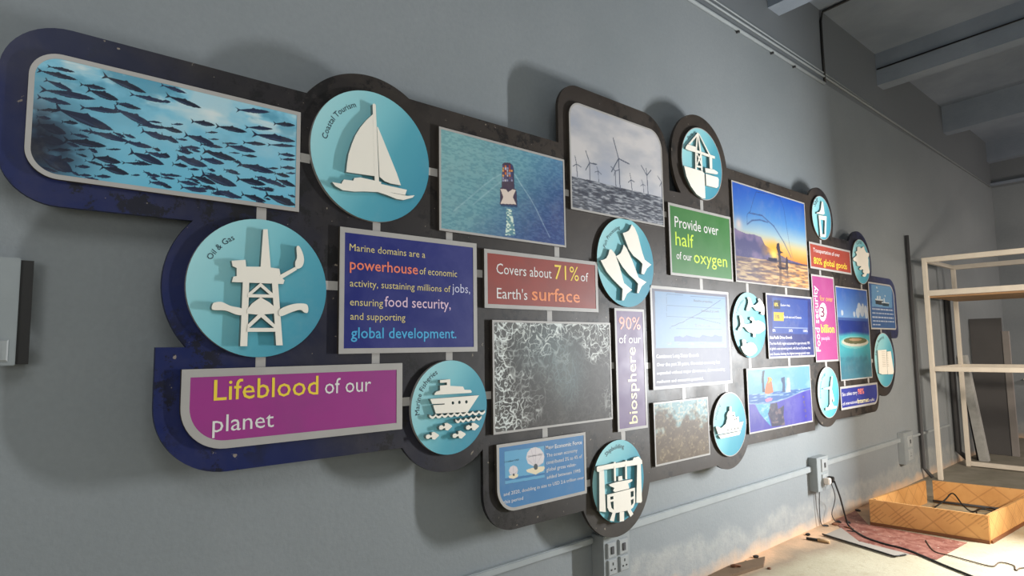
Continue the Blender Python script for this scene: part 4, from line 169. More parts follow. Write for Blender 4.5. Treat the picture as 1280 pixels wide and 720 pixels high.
def disc_mat():
    t = NT('disc_print'); tc = t.n('ShaderNodeTexCoord'); x, y, z = t.xyz(tc.outputs['Generated'])
    v = t.math('ADD', t.math('MULTIPLY', x, 0.62), t.math('MULTIPLY', t.math('SUBTRACT', 1.0, z), 0.38))
    g = t.ramp(v, [(0.12, hx(170, 222, 226)), (0.42, hx(132, 200, 210)), (0.6, hx(92, 170, 188)), (0.9, hx(66, 146, 172))])
    g = t.mix(t.mr(t.noise(8, 6, 0.7), 0.5, 0.8, 0, 0.1), g, hx(190, 190, 180))
    t.base(g); t.rough(0.5); t.b.inputs['Specular IOR Level'].default_value = 0.2; return t.m
def tray_mat():
    t = NT('lozenge_veneer'); tc = t.n('ShaderNodeTexCoord'); x, y, z = t.xyz(tc.outputs['Object'])
    s = t.math('ADD', x, y)
    a = t.math('FRACT', t.math('MULTIPLY', t.math('ADD', s, z), 5.2)); b = t.math('FRACT', t.math('MULTIPLY', t.math('SUBTRACT', s, z), 5.2))
    la = t.math('LESS_THAN', t.math('ABSOLUTE', t.math('SUBTRACT', a, 0.5)), 0.035); lb = t.math('LESS_THAN', t.math('ABSOLUTE', t.math('SUBTRACT', b, 0.5)), 0.035)
    ln = t.math('MAXIMUM', la, lb)
    c = t.mix(t.mr(t.noise(6, 5), 0.3, 0.7), hx(206, 150, 88), hx(224, 170, 106))
    fa = t.math('FLOOR', t.math('MULTIPLY', t.math('ADD', s, z), 5.2)); fb = t.math('FLOOR', t.math('MULTIPLY', t.math('SUBTRACT', s, z), 5.2))
    ch = t.math('LESS_THAN', t.math('FRACT', t.math('ADD', t.math('MULTIPLY', fa, 0.37), t.math('MULTIPLY', fb, 0.73))), 0.28)
    hatch = t.math('LESS_THAN', t.math('FRACT', t.math('MULTIPLY', t.math('ADD', s, z), 31.2)), 0.3)
    c = t.mix(t.math('MULTIPLY', t.math('MULTIPLY', ch, hatch), 0.32), c, hx(140, 82, 44))
    c = t.mix(t.math('MULTIPLY', ln, 0.35), c, hx(150, 92, 50))
    t.base(c); t.rough(0.5); return t.m
def red_mat():
    t = NT('red_brown_mat'); c = t.mix(t.mr(t.noise(11, 7, 0.7, dist=0.8), 0.4, 0.62), hx(120, 66, 54), hx(158, 108, 92))
    c = t.mix(t.mr(t.noise(20, 5, 0.7), 0.6, 0.7), c, hx(210, 180, 160)); t.base(c); t.rough(0.6); t.bump(t.noise(25, 4), 0.3); return t.m
WALL, CEIL, FLOOR, BOARD, VCOL, DISC, TRAY, RED = wall_mat(), ceil_mat(), floor_mat(), board_mat(), vcol_mat(), disc_mat(), tray_mat(), red_mat()
RIM = simple('silver_border', hx(176, 172, 168), 0.45, 0.0, 0.05)
EDGE = simple('panel_edge', hx(70, 62, 54), 0.6)
CREAM = simple('cream_acrylic', hx(250, 243, 230), 0.5, 0, 0.01)
CREAME = simple('icon_edge', hx(120, 140, 138), 0.6)
GREYB = simple('painted_box_grey', hx(146, 152, 154), 0.5)
TRUNK = simple('trunking_grey', hx(158, 164, 166), 0.5)
PLATE = simple('switch_plate', hx(160, 164, 165), 0.4)
DARK = simple('black_rubber', hx(24, 22, 20), 0.5)
DPIPE = simple('dark_pipe', hx(66, 65, 66), 0.7)
STEEL = simple('white_steel_frame', hx(226, 216, 200), 0.45, 0, 0.05)
PLY = simple('plywood', hx(168, 132, 96), 0.6, 0, 0.12, 4)
PLYEDGE = simple('plywood_edge', hx(120, 72, 40), 0.6)
DGREY = simple('dark_grey_panel', hx(92, 90, 90), 0.7, 0, 0.08, 3)
LGREY = simple('light_grey_slab', hx(176, 176, 172), 0.7, 0, 0.2, 8)
INK = {'pale_yellow': (222, 205, 140), 'coral': (246, 134, 102), 'lilac_white': (205, 205, 232), 'pink_white': (232, 200, 222), 'sky_blue': (78, 178, 228), 'white': (232, 228, 226),
       'yellow': (246, 214, 70), 'orange': (240, 138, 78), 'lime': (205, 232, 70), 'salmon': (240, 130, 108), 'cream': (240, 230, 175), 'light_orange': (245, 170, 80), 'maroon': (110, 25, 70), 'ink': (38, 44, 60)}
def ink(n): return simple('ink_' + n, hx(*INK[n]), 0.4, 0, 0.02)

# ---------------------------------------------------------------- builders
def empty(name, loc, label=None, cat=None, group=None):
    o = bpy.data.objects.new(name, None); COL.objects.link(o); o.location = loc; o.empty_display_size = 0.1
    if label: o['label'] = label
    if cat: o['category'] = cat
    if group: o['group'] = group
    return o
def tag(o, label, cat, group=None):
    o['label'] = label; o['category'] = cat
    if group: o['group'] = group
    return o
def link(name, me, mat, parent=None, kind=None, origin=None):
    """mesh data is in world coordinates; move it to the parent's (or given) origin"""
    o = bpy.data.objects.new(name, me); COL.objects.link(o)
    for m in (mat if isinstance(mat, (list, tuple)) else [mat]): me.materials.append(m)
    org = Vector((0, 0, 0))
    if parent:
        q = parent
        while q: org = org + q.location; q = q.parent
        o.parent = parent
        me.transform(Matrix.Translation(-org))
    elif origin is not None:
        me.transform(Matrix.Translation(-Vector(origin))); o.location = origin
    if kind: o['kind'] = kind
    return o
def bm_link(name, bm, mat, parent=None, kind=None, origin=None):
    me = bpy.data.meshes.new(name); bm.to_mesh(me); bm.free(); return link(name, me, mat, parent, kind, origin)
def box(bm, x0, x1, y0, y1, z0, z1, mi=0):
    v = [bm.verts.new(c) for c in ((x0, y0, z0), (x1, y0, z0), (x1, y1, z0), (x0, y1, z0), (x0, y0, z1), (x1, y0, z1), (x1, y1, z1), (x0, y1, z1))]
    for f in ((0, 1, 5, 4), (1, 2, 6, 5), (2, 3, 7, 6), (3, 0, 4, 7), (4, 5, 6, 7), (3, 2, 1, 0)):
        bm.faces.new([v[i] for i in f]).material_index = mi
    return v
def boxo(name, c, mat, parent=None, kind=None, origin=None, bev=0.0):
    bm = bmesh.new(); box(bm, *c)
    if bev: bmesh.ops.bevel(bm, geom=list(bm.edges), offset=bev, segments=2, affect='EDGES')
    return bm_link(name, bm, mat, parent, kind, origin)
def prism(bm, rings, y0, y1, side=0):
    """rings: outer + holes, points (x,z). front face at y0 (towards the camera side), back at y1"""
    edges = []; loops = []
    for ring in rings:
        vs = [bm.verts.new((x, y0, z)) for x, z in ring]; loops.append(vs)
        edges += [bm.edges.new((vs[i], vs[(i + 1) % len(vs)])) for i in range(len(vs))]
    r = bmesh.ops.triangle_fill(bm, edges=edges, use_beauty=True, use_dissolve=False)
    fs = [g for g in r['geom'] if isinstance(g, bmesh.types.BMFace)]
    for f in fs:
        f.normal_update()
        if f.normal.y > 0: f.normal_flip()
    for vs in loops:
        b = [bm.verts.new((v.co.x, y1, v.co.z)) for v in vs]
        ar = sum(vs[i].co.x * vs[(i + 1) % len(vs)].co.z - vs[(i + 1) % len(vs)].co.x * vs[i].co.z for i in range(len(vs)))
        outer = vs is loops[0]
        for i in range(len(vs)):
            j = (i + 1) % len(vs); q = [vs[i], vs[j], b[j], b[i]]
            if (ar > 0) == outer: q.reverse()
            f = bm.faces.new(q); f.material_index = side
def smooth(ring, n=5):
    out = []; N = len(ring)
    for i in range(N):
        p0, p1, p2, p3 = (Vector(ring[(i + k - 1) % N]) for k in range(4))
        for j in range(n):
            t = j / n
            out.append(tuple(0.5 * ((2 * p1) + (p2 - p0) * t + (2 * p0 - 5 * p1 + 4 * p2 - p3) * t * t + (3 * p1 - p0 - 3 * p2 + p3) * t ** 3)))
    return out
def rrect(x0, x1, z0, z1, r=(0, 0, 0, 0), n=12):
    """r: tl, tr, br, bl radius; clockwise from bottom-left"""
    pts = []
    for (cx, cz, a0, rad) in ((x0, z0, 270, r[3]), (x0, z1, 180, r[0]), (x1, z1, 90, r[1]), (x1, z0, 0, r[2])):
        if rad <= 0: pts.append((cx, cz)); continue
        ox = cx + rad if cx == x0 else cx - rad; oz = cz + rad if cz == z0 else cz - rad
        for k in range(n + 1):
            a = R(a0 - 90 * k / n); pts.append((ox + rad * math.cos(a), oz + rad * math.sin(a)))
    return pts
def tube(pts, rad, n=8, sm=4):
    P = [Vector(q) for q in pts]
    if sm > 1 and len(P) > 2:
        Q = []
        for i in range(len(P) - 1):
            p0 = P[max(i - 1, 0)]; p1 = P[i]; p2 = P[i + 1]; p3 = P[min(i + 2, len(P) - 1)]
            for j in range(sm):
                t = j / sm; Q.append(0.5 * ((2 * p1) + (p2 - p0) * t + (2 * p0 - 5 * p1 + 4 * p2 - p3) * t * t + (3 * p1 - p0 - 3 * p2 + p3) * t ** 3))
        Q.append(P[-1]); P = Q
    bm = bmesh.new(); prev = None; u = None
    for i, q in enumerate(P):
        d = (P[min(i + 1, len(P) - 1)] - P[max(i - 1, 0)]).normalized()
        if u is None: u = d.orthogonal().normalized()
        u = (u - d * u.dot(d)).normalized(); v = d.cross(u)
        ring = [bm.verts.new(q + (u * math.cos(2 * math.pi * k / n) + v * math.sin(2 * math.pi * k / n)) * rad) for k in range(n)]
        if prev:
            for k in range(n): bm.faces.new((prev[k], prev[(k + 1) % n], ring[(k + 1) % n], ring[k])).smooth = True
        else: bm.faces.new(ring[::-1])
        prev = ring
    bm.faces.new(prev); return bm

# ---------------------------------------------------------------- lettering
_cache = {}
def glyphs(s, off):
    if (s, off) in _cache: return _cache[(s, off)]
    c = bpy.data.curves.new('lettering', 'FONT'); c.body = s; c.size = 1; c.offset = off; c.resolution_u = 2
    o = bpy.data.objects.new('lettering', c); COL.objects.link(o)
    dg = bpy.context.evaluated_depsgraph_get(); dg.update()
    me = bpy.data.meshes.new_from_object(o.evaluated_get(dg))
    V = np.empty(len(me.vertices) * 3); me.vertices.foreach_get('co', V); V = V.reshape(-1, 3)[:, :2].copy()
    F = [tuple(p_.vertices) for p_ in me.polygons]
    bpy.data.objects.remove(o); bpy.data.curves.remove(c); bpy.data.meshes.remove(me)
    _cache[(s, off)] = (V, F); return V, F
CAP = float(glyphs('H', 0.0)[0][:, 1].max())
def lettering(s, x0, zb, wid, cap, col, off, rot, y, parent):
    V, F = glyphs(s, max(0.0, (off - 0.006) * 0.55)); a, b = V[:, 0].min(), V[:, 0].max()
    X = (V[:, 0] - a) / (b - a) * wid; Y = V[:, 1] / CAP * cap
    if rot: X, Y = -Y, X
    co = [(x0 + X[i], y, zb + Y[i]) for i in range(len(V))]
    me = bpy.data.meshes.new('lettering'); me.from_pydata(co, [], F); me.update()
    return link('lettering', me, ink(col), parent)
def arc_lettering(s, cx, cz, rad, a0, a1, y, parent, col='ink', hgt=None):
    V, F = glyphs(s, 0.0); a, b = V[:, 0].min(), V[:, 0].max()
    t = (V[:, 0] - a) / (b - a); ang = np.radians(a0 + (a1 - a0) * t)
    arc = abs(np.radians(a1 - a0)) * rad; k = arc / (b - a) * 1.02 if hgt is None else hgt
    r = rad + V[:, 1] * k
    co = [(cx + r[i] * math.cos(ang[i]), y, cz + r[i] * math.sin(ang[i])) for i in range(len(V))]
    me = bpy.data.meshes.new('lettering'); me.from_pydata(co, [], F); me.update()
    return link('lettering', me, ink(col), parent)

# ---------------------------------------------------------------- pictures, painted point by point on a fine sheet
def vnoise(h, wd, fy, fx, seed):
    r_ = np.random.default_rng(seed); g = r_.random((int(fy) + 3, int(fx) + 3))
    y = np.linspace(0, fy, h)[:, None]; x = np.linspace(0, fx, wd)[None, :]
    yi = y.astype(int); xi = x.astype(int); ty = y - yi; tx = x - xi; ty = ty * ty * (3 - 2 * ty); tx = tx * tx * (3 - 2 * tx)
    return (g[yi, xi] * (1 - ty) * (1 - tx) + g[yi + 1, xi] * ty * (1 - tx) + g[yi, xi + 1] * (1 - ty) * tx + g[yi + 1, xi + 1] * ty * tx)
def fbm(h, wd, fy, fx, oct_, seed, gain=0.5):
    s = 0; a = 1; tot = 0
    for k in range(oct_): s = s + a * vnoise(h, wd, fy * 2 ** k, fx * 2 ** k, seed + k); tot += a; a *= gain
    return s / tot
def ridge(h, wd, fy, fx, oct_, seed, gain=0.6):
    s = 0; a = 1; tot = 0
    for k in range(oct_): s = s + a * (1 - abs(2 * vnoise(h, wd, fy * 2 ** k, fx * 2 ** k, seed + k) - 1)); tot += a; a *= gain
    return s / tot
class Pic:
    def __init__(s, h, wd, c):
        s.k = 1.0; s.h, s.w = h, wd; s.a = np.empty((h, wd, 3)); s.a[:] = np.array(c) / 255
        s.S = np.linspace(0, 1, wd)[None, :] + np.zeros((h, 1)); s.T = np.linspace(0, 1, h)[:, None] + np.zeros((1, wd))
    def mix(s, m, c):
        c = np.array(c) / 255 if not isinstance(c, np.ndarray) else c
        s.a += (c - s.a) * np.clip(m, 0, 1)[..., None]
    def poly(s, pts, c, op=1.0):
        P = np.array(pts); i0 = max(0, int(P[:, 1].min() * (s.h - 1))); i1 = min(s.h, int(P[:, 1].max() * (s.h - 1)) + 2)
        j0 = max(0, int(P[:, 0].min() * (s.w - 1))); j1 = min(s.w, int(P[:, 0].max() * (s.w - 1)) + 2)
        if i0 >= i1 or j0 >= j1: return
        X = s.S[i0:i1, j0:j1]; Y = s.T[i0:i1, j0:j1]; ins = np.zeros(X.shape, bool)
        for k in range(len(P)):
            x0, y0 = P[k]; x1, y1 = P[(k + 1) % len(P)]
            if y0 == y1: continue
            c_ = ((y0 > Y) != (y1 > Y)) & (X < (x1 - x0) * (Y - y0) / (y1 - y0) + x0); ins ^= c_
        s.a[i0:i1, j0:j1] += (np.array(c) / 255 - s.a[i0:i1, j0:j1]) * (ins[..., None] * op)
    def line(s, pts, wd, c, op=1.0, asp=1.0):
        """wd in t units; asp = width/height of the picture"""
        for (x0, y0), (x1, y1) in zip(pts[:-1], pts[1:]):
            dx = (x1 - x0) * asp; dy = y1 - y0; L = dx * dx + dy * dy + 1e-9
            t = np.clip(((s.S - x0) * asp * dx + (s.T - y0) * dy) / L, 0, 1)
            d = np.hypot((s.S - x0) * asp - t * dx, s.T - y0 - t * dy); s.mix((d < wd / 2) * op, c)
    def blob(s, x, y, r, c, op, asp=1.0, p_=2):
        d = np.hypot((s.S - x) * asp, s.T - y) / r; s.mix(op * np.exp(-d ** p_), c)
    def sheet(s, x0, x1, z0, z1, y, parent):
        h, wd = s.h, s.w; X, Z = np.meshgrid(np.linspace(x0, x1, wd), np.linspace(z0, z1, h))
        co = np.stack([X, np.full_like(X, y), Z], -1).reshape(-1, 3)
        idx = np.arange(h * wd).reshape(h, wd)
        F = np.stack([idx[:-1, :-1], idx[:-1, 1:], idx[1:, 1:], idx[1:, :-1]], -1).reshape(-1, 4)
        me = bpy.data.meshes.new('print'); me.vertices.add(len(co)); me.vertices.foreach_set('co', co.ravel())
        me.loops.add(F.size); me.loops.foreach_set('vertex_index', F.ravel()); me.polygons.add(len(F))
        me.polygons.foreach_set('loop_start', np.arange(0, F.size, 4)); me.update(calc_edges=True)
        a = np.clip(s.a * s.k, 0, 1); l = np.where(a <= 0.04045, a / 12.92, ((a + 0.055) / 1.055) ** 2.4)
        rgba = np.concatenate([l.reshape(-1, 3), np.ones((h * wd, 1))], 1)
        at = me.color_attributes.new('Col', 'FLOAT_COLOR', 'POINT'); at.data.foreach_set('color', rgba.ravel().astype(np.float32))
        return link('print', me, VCOL, parent)

def paint_fish():
    h, wd = 250, 560; P = Pic(h, wd, (132, 198, 222)); asp = 2.14
    t = P.T + 0.10 * (P.S - 0.3)
    P.mix(np.clip(1 - t * 1.3, 0, 1) * 0.5, (86, 176, 208))
    f = fbm(h, wd, 5, 7, 5, 11); f2 = fbm(h, wd, 9, 5, 5, 31)
    P.mix(np.clip((f - 0.42) * 5, 0, 1) * np.clip((P.T - 0.35) * 2.2, 0.1, 1), (176, 214, 226))
    P.mix(np.clip((f2 - 0.52) * 7, 0, 1) * np.clip((P.T - 0.6) * 3, 0, 1), (226, 234, 232))
    P.mix(np.clip((0.42 - f) * 8, 0, 1) * np.clip((P.T - 0.45) * 2, 0, 1), (92, 160, 186))
    P.blob(0.0, 0.2, 0.26, (24, 30, 50), 0.9, asp)
    P.blob(0.62, 0.78, 0.06, (235, 240, 238), 0.6, asp)
    extra = []
    for k in range(55):
        x = rng.random() * 0.95; y = rng.random() * 0.5 * (1 - 0.2 * x); L = 0.03 + rng.random() * 0.035
        extra.append([x, y, x + L, y - 0.02 * (1 - x) * rng.random() * 2, 0.006 + rng.random() * 0.005])
    for i, (x0, y0, x1, y1, th) in enumerate(extra + FISH):
        th = abs(th) / 0.372 * (1.75 if i >= 55 else 1.1); dx, dy = (x1 - x0) * asp, y1 - y0; L = math.hypot(dx, dy); ux, uy = dx / L, dy / L
        sh = rng.integers(0, 3); c = [(32, 44, 70), (38, 50, 78), (26, 36, 56)][sh]
        prof = [(0.10, 0.06), (0.25, 0.26), (0.45, 0.48), (0.65, 0.5), (0.82, 0.36), (0.94, 0.16), (1.0, 0.0)]
        up_ = [(a, b) for a, b in prof]; dn = [(a, -b) for a, b in prof[::-1]]
        def at(a, b): return (x0 + (ux * a * L - uy * b * th) / asp, y0 + uy * a * L + ux * b * th)
        P.poly([at(a, b) for a, b in up_ + dn], c)
        P.poly([at(0.14, 0.05), at(0.0, 0.62), at(0.06, 0.0), at(0.0, -0.62), at(0.14, -0.05)], c)
        P.poly([at(0.2, -0.12), at(0.45, -0.36), at(0.8, -0.30), at(0.5, -0.10)], (70, 92, 124), 0.55)
        P.poly([at(0.45, 0.45), at(0.52, 0.72), at(0.6, 0.45)], c)
    P.mix(np.exp(-(((P.S - 0.0) / 0.16) ** 2 + ((P.T - 0.28) / 0.30) ** 2)) * np.clip((fbm(h, wd, 12, 14, 3, 15) - 0.2) * 4, 0, 1) * 0.92, (24, 28, 44))
    return P
def paint_ship():
    h, wd = 190, 300; P = Pic(h, wd, (88, 140, 160)); asp = 1.7
    g = np.clip(P.S * 0.75 + (1 - P.T) * 0.45, 0, 1)
    P.mix(1 - g, (140, 186, 186)); P.mix(np.clip(g - 0.55, 0, 1) * 2.2, (44, 66, 128)); P.mix(np.clip(P.S - 0.3, 0, 1) * np.clip(P.T - 0.6, 0, 1) * 2, (96, 150, 190))
    f = fbm(h, wd, 70, 45, 3, 5); P.mix(np.clip((f - 0.5) * 1.6, 0, 0.16), (150, 192, 196)); P.mix(np.clip((0.5 - f) * 1.6, 0, 0.16), (34, 84, 110))
    for k, l in enumerate(PR['ship_v']):
        P.line(l, 0.02, (190, 214, 222), 0.16, asp); P.line(l, 0.008, (215, 230, 235), 0.35 if k == 0 else 0.15, asp)
    f2 = fbm(h, wd, 60, 60, 2, 9)
    wk = Pic(h, wd, (0, 0, 0)); wk.poly(PR['ship_wake'], (255, 255, 255)); m = wk.a[..., 0]
    P.mix(m * 0.7, (110, 160, 160)); P.mix(m * np.clip((f2 - 0.45) * 6, 0, 1), (225, 238, 220))
    P.poly([(x + 0.006, y - 0.02) for x, y in PR['ship_body']], (28, 40, 78), 0.6); P.poly(PR['ship_body'], (74, 58, 78)); P.poly(PR['ship_deck'], (226, 208, 196))
    cols = [(196, 190, 200), (214, 118, 62), (150, 60, 60), (60, 66, 110), (226, 160, 90), (150, 150, 180), (90, 80, 120)]
    for i, (x, y) in enumerate(PR['ship_cont']):
        c = cols[int(rng.integers(0, 7))]; a, b = 0.0075, 0.011; P.poly([(x, y), (x + a * 1.7, y), (x + a * 1.7, y - b * 2), (x, y - b * 2)], c)
    return P
def paint_wind():
    h, wd = 200, 260; P = Pic(h, wd, (180, 180, 186)); asp = 1.4
    f = fbm(h, wd, 5, 3, 5, 21); P.mix(np.clip((f - 0.45) * 4, 0, 1) * 0.8, (214, 208, 206)); P.mix(np.clip((0.45 - f) * 5, 0, 1) * 0.5, (150, 158, 180))
    P.mix(np.clip(0.55 - P.T, 0, 1) * 1.2, (178, 186, 204))
    (x0, y0), (x1, y1) = PR['wind_hor']; hor = y0 + (y1 - y0) * P.S
    s_ = (P.T < hor); f = fbm(h, wd, 90, 22, 3, 3)
    P.mix(s_ * 1.0, (98, 102, 112)); P.mix(s_ * np.clip((f - 0.52) * 5, 0, 0.8), (176, 178, 184)); P.mix(s_ * np.clip((0.48 - f) * 5, 0, 0.8), (56, 58, 70))
    for hub, base, b1, b2, b3, wt in PR['wind_t']:
        k = wt / 5; c = (96, 100, 116)
        P.line([hub, base], 0.012 * k + 0.004, c, 0.95, asp)
        for b in (b1, b2, b3): P.line([hub, b], 0.010 * k + 0.003, (78, 84, 100), 0.9, asp)
    return P
def paint_foam():
    h, wd = 260, 380; P = Pic(h, wd, (66, 63, 60)); asp = 1.6
    def warp(sy, sx, seed):
        n = vnoise(h, wd, 9, 14, seed) * 26 + vnoise(h, wd, 22, 34, seed + 1) * 10; m_ = vnoise(h, wd, 9, 14, seed + 2) * 26 + vnoise(h, wd, 22, 34, seed + 3) * 10
        g = vnoise(h + 60, wd + 60, sy, sx, seed + 4); ii, jj = np.mgrid[0:h, 0:wd]
        return g[np.clip((ii + n).astype(int), 0, h + 59), np.clip((jj + m_).astype(int), 0, wd + 59)]
    def vein(sy, sx, seed, k): return np.clip(1 - abs(2 * warp(sy, sx, seed) - 1) * k, 0, 1)
    v = np.maximum.reduce([vein(14, 20, 40, 7), vein(22, 32, 50, 6) * 0.9, vein(34, 50, 60, 5) * 0.8]); lo = fbm(h, wd, 4, 6, 3, 77)
    S_, T_ = P.S, P.T
    teal = np.exp(-(((S_ - 0.45) / 0.3) ** 2 + ((T_ - 0.75) / 0.3) ** 2)) + np.exp(-(((S_ - 0.6) / 0.13) ** 2 + ((T_ - 0.42) / 0.22) ** 2))
    P.mix(np.clip(teal, 0, 1) * 0.6, (118, 142, 146))
    dens = 0.30 + 0.75 * np.clip(T_ - 0.5, 0, 1) * 2 * (0.5 + 0.5 * abs(S_ - 0.45) * 2) + 0.6 * np.clip(0.3 - S_, 0, 1) * 2.5 - 0.8 * np.exp(-(((S_ - 0.72) / 0.3) ** 2 + ((T_ - 0.15) / 0.35) ** 2)) + (lo - 0.5) * 1.4
    dens = np.clip(dens, 0.04, 1.0); P.mix(np.clip(v * v * dens * 2.4, 0, 1), (226, 230, 226)); P.mix(np.clip(dens - 0.75, 0, 1) * 1.2 * (0.4 + 0.6 * v), (205, 216, 216))
    P.mix(np.clip(0.5 - v, 0, 1) * 0.5 * np.clip(1.1 - dens, 0, 1), (46, 44, 42)); return P
def paint_brown():
    h, wd = 130, 170; P = Pic(h, wd, (104, 88, 72)); f = fbm(h, wd, 6, 7, 5, 90); g = fbm(h, wd, 30, 36, 3, 93)
    P.mix(np.clip((f - 0.45) * 4, 0, 1) * 0.5, (142, 124, 98)); top = np.clip((P.T - 0.62 + (f - 0.5) * 0.9) * 5, 0, 1)
    P.mix(top, (140, 176, 182)); P.mix(top * np.clip((g - 0.5) * 6, 0, 1), (214, 224, 220)); P.mix(np.clip((g - 0.6) * 6, 0, 1) * 0.6, (178, 160, 128)); return P
def paint_sunset():
    h, wd = 240, 300; P = Pic(h, wd, (60, 130, 220)); asp = 1.6
    (x0, y0), (x1, y1) = PR['sun_hor']; hor = y0 + (y1 - y0) * P.S; v = np.clip((P.T - hor) / (1 - hor), 0, 1)
    stops = [(0, (226, 118, 56)), (0.1, (240, 160, 72)), (0.22, (236, 196, 124)), (0.36, (176, 200, 206)), (0.58, (92, 152, 214)), (1, (36, 92, 196))]
    for k in range(3): P.a[..., k] = np.interp(v + 0.05 * (P.S - 0.5), [s_[0] for s_ in stops], [s_[1][k] / 255 for s_ in stops])
    P.blob(0.02, 0.9, 0.3, (40, 90, 200), 0.5, asp)
    f = fbm(h, wd, 8, 8, 4, 120)
    P.poly(PR['sun_cloud'], (86, 84, 128)); cl = (abs(P.a[..., 0] - 86 / 255) < 0.01) & (abs(P.a[..., 2] - 128 / 255) < 0.01)
    P.mix(cl * np.clip((f - 0.45) * 4, 0, 1), (128, 112, 150)); cd_ = fbm(h, wd, 14, 14, 4, 127)
    P.mix(np.exp(-(((P.S - 0.52) / 0.13) ** 2 + ((P.T - 0.37) / 0.09) ** 2)) * np.clip((cd_ - 0.35) * 5, 0, 1), (255, 170, 50))
    P.mix(np.exp(-(((P.S - 0.5) / 0.05) ** 2 + ((P.T - 0.33) / 0.05) ** 2)), (255, 226, 110))
    P.blob(0.06, 0.58, 0.06, (250, 214, 196), 0.7, asp)
    w_ = P.T < hor; g = fbm(h, wd, 60, 12, 4, 140)
    P.mix(w_ * 1.0, (132, 112, 112)); P.mix(w_ * np.clip((P.S - 0.15) * 1.3, 0, 0.85), (214, 150, 84)); P.mix(w_ * np.clip((g - 0.5) * 6, 0, 1) * 0.6, (246, 216, 160)); P.mix(w_ * np.clip((0.46 - g) * 7, 0, 1) * 0.6, (84, 78, 100))
    P.mix((abs(P.T - hor) < 0.008) * (P.S > 0.4) * 0.7, (60, 50, 80)); P.mix((abs(P.T - hor - 0.01) < 0.02) * (abs(P.S - 0.48) < 0.06), (44, 42, 70))
    for l in PR['sun_lines']: P.line(l, 0.006, (44, 62, 110), 0.85, asp)
    P.line(PR['sun_lines'][1], 0.022, (70, 90, 140), 0.35, asp); P.line(PR['sun_lines'][4], 0.022, (70, 90, 140), 0.35, asp)
    for k in ('sun_man', 'sun_boat', 'sun_small'):
        P.poly(PR[k], (46, 36, 56)); P.poly([(x, 2 * 0.235 - y - 0.04) for x, y in PR[k]], (96, 70, 66), 0.6)
    return P
def paint_under():
    h, wd = 160, 220; P = Pic(h, wd, (104, 176, 232)); P.mix(P.T, (128, 196, 240)); f = fbm(h, wd, 6, 6, 4, 200)
    P.mix(np.clip((f - 0.5) * 4, 0, 1) * 0.5, (190, 224, 244))
    L = np.array(PR['un_line']); wl_ = np.interp(P.S, L[:, 0], L[:, 1]); g = fbm(h, wd, 40, 10, 3, 210)
    top_ = 0.60 + 0.0 * P.S; m = (P.T < top_) & (P.T > wl_); P.mix(m * 1.0, (48, 110, 190)); P.mix(m * np.clip((g - 0.5) * 6, 0, 1), (170, 206, 236))
    u = P.T < wl_; P.mix(u * 1.0, (88, 80, 196)); P.mix(u * np.clip((f - 0.4) * 3, 0, 1) * 0.5, (118, 108, 216)); P.mix(u * np.exp(-((P.S - 0.87) / 0.05) ** 2) * 0.7, (52, 44, 190))
    P.poly(PR['un_tur'], (100, 190, 226)); P.poly(PR['un_dark'], (66, 62, 92)); cr = fbm(h, wd, 20, 20, 4, 222)
    dk = (abs(P.a[..., 0] - 66 / 255) < 0.02) & u; P.mix(dk * np.clip((cr - 0.5) * 6, 0, 1), (130, 110, 120))
    P.mix((abs(P.a[..., 1] - 190 / 255) < 0.02) * u * np.clip((cr - 0.5) * 6, 0, 1), (170, 226, 240))
    P.poly(PR['un_post'], (52, 66, 90)); P.poly(PR['un_orange'], (226, 124, 66)); P.poly(PR['un_fig1'], (54, 84, 128)); P.poly(PR['un_fig2'], (206, 216, 220)); P.poly(PR['un_pink'], (232, 140, 184))
    P.poly([(x + 0.02, y) for x, y in PR['un_orange'][:5]], (238, 190, 90)); P.mix((abs(P.T - wl_) < 0.01) * 0.6, (190, 214, 240)); return P
def paint_island():
    h, wd = 200, 150; P = Pic(h, wd, (44, 92, 190)); asp = 0.88
    hz = np.mean([q[1] for q in PR['is_hor']]); lg = np.array(PR['is_lag'])
    P.mix((P.T > hz) * np.clip(1 - (P.T - hz) * 2.6, 0, 1), (126, 170, 224)); P.mix((P.T < hz) * 1.0, (34, 60, 150)); P.mix((P.T < hz) * (P.T > hz - 0.03) * 0.5, (110, 150, 205))
    lt = np.interp(P.S, lg[:, 0], lg[:, 1]); f = fbm(h, wd, 14, 6, 4, 300)
    P.mix(np.clip((lt - P.T) * 25, 0, 1), (80, 190, 200)); P.mix(np.clip((lt - P.T - 0.18) * 5, 0, 1), (74, 140, 160)); P.mix(np.clip((0.12 - P.T) * 6, 0, 1) * 0.5, (110, 160, 176)); P.mix(np.clip((f - 0.52) * 5, 0, 1) * (P.T < lt - 0.1) * 0.4, (60, 110, 130))
    for (x, y, r_) in PR['is_cl']: P.mix((np.hypot((P.S - x) * asp, P.T - y) < r_ * 0.62) * 0.9, (228, 234, 242))
    P.poly(PR['is_sand'], (150, 222, 214), 0.8); c = np.mean(PR['is_land'], axis=0)
    P.poly([(c[0] + (x - c[0]) * 1.15, c[1] - 0.015 + (y - c[1]) * 1.35) for x, y in PR['is_land']], (232, 226, 204)); P.poly(PR['is_land'], (112, 112, 74))
    P.poly([(c[0] + (x - c[0]) * 0.55, c[1] + 0.01 + (y - c[1]) * 0.4) for x, y in PR['is_land']], (196, 160, 120)); return P
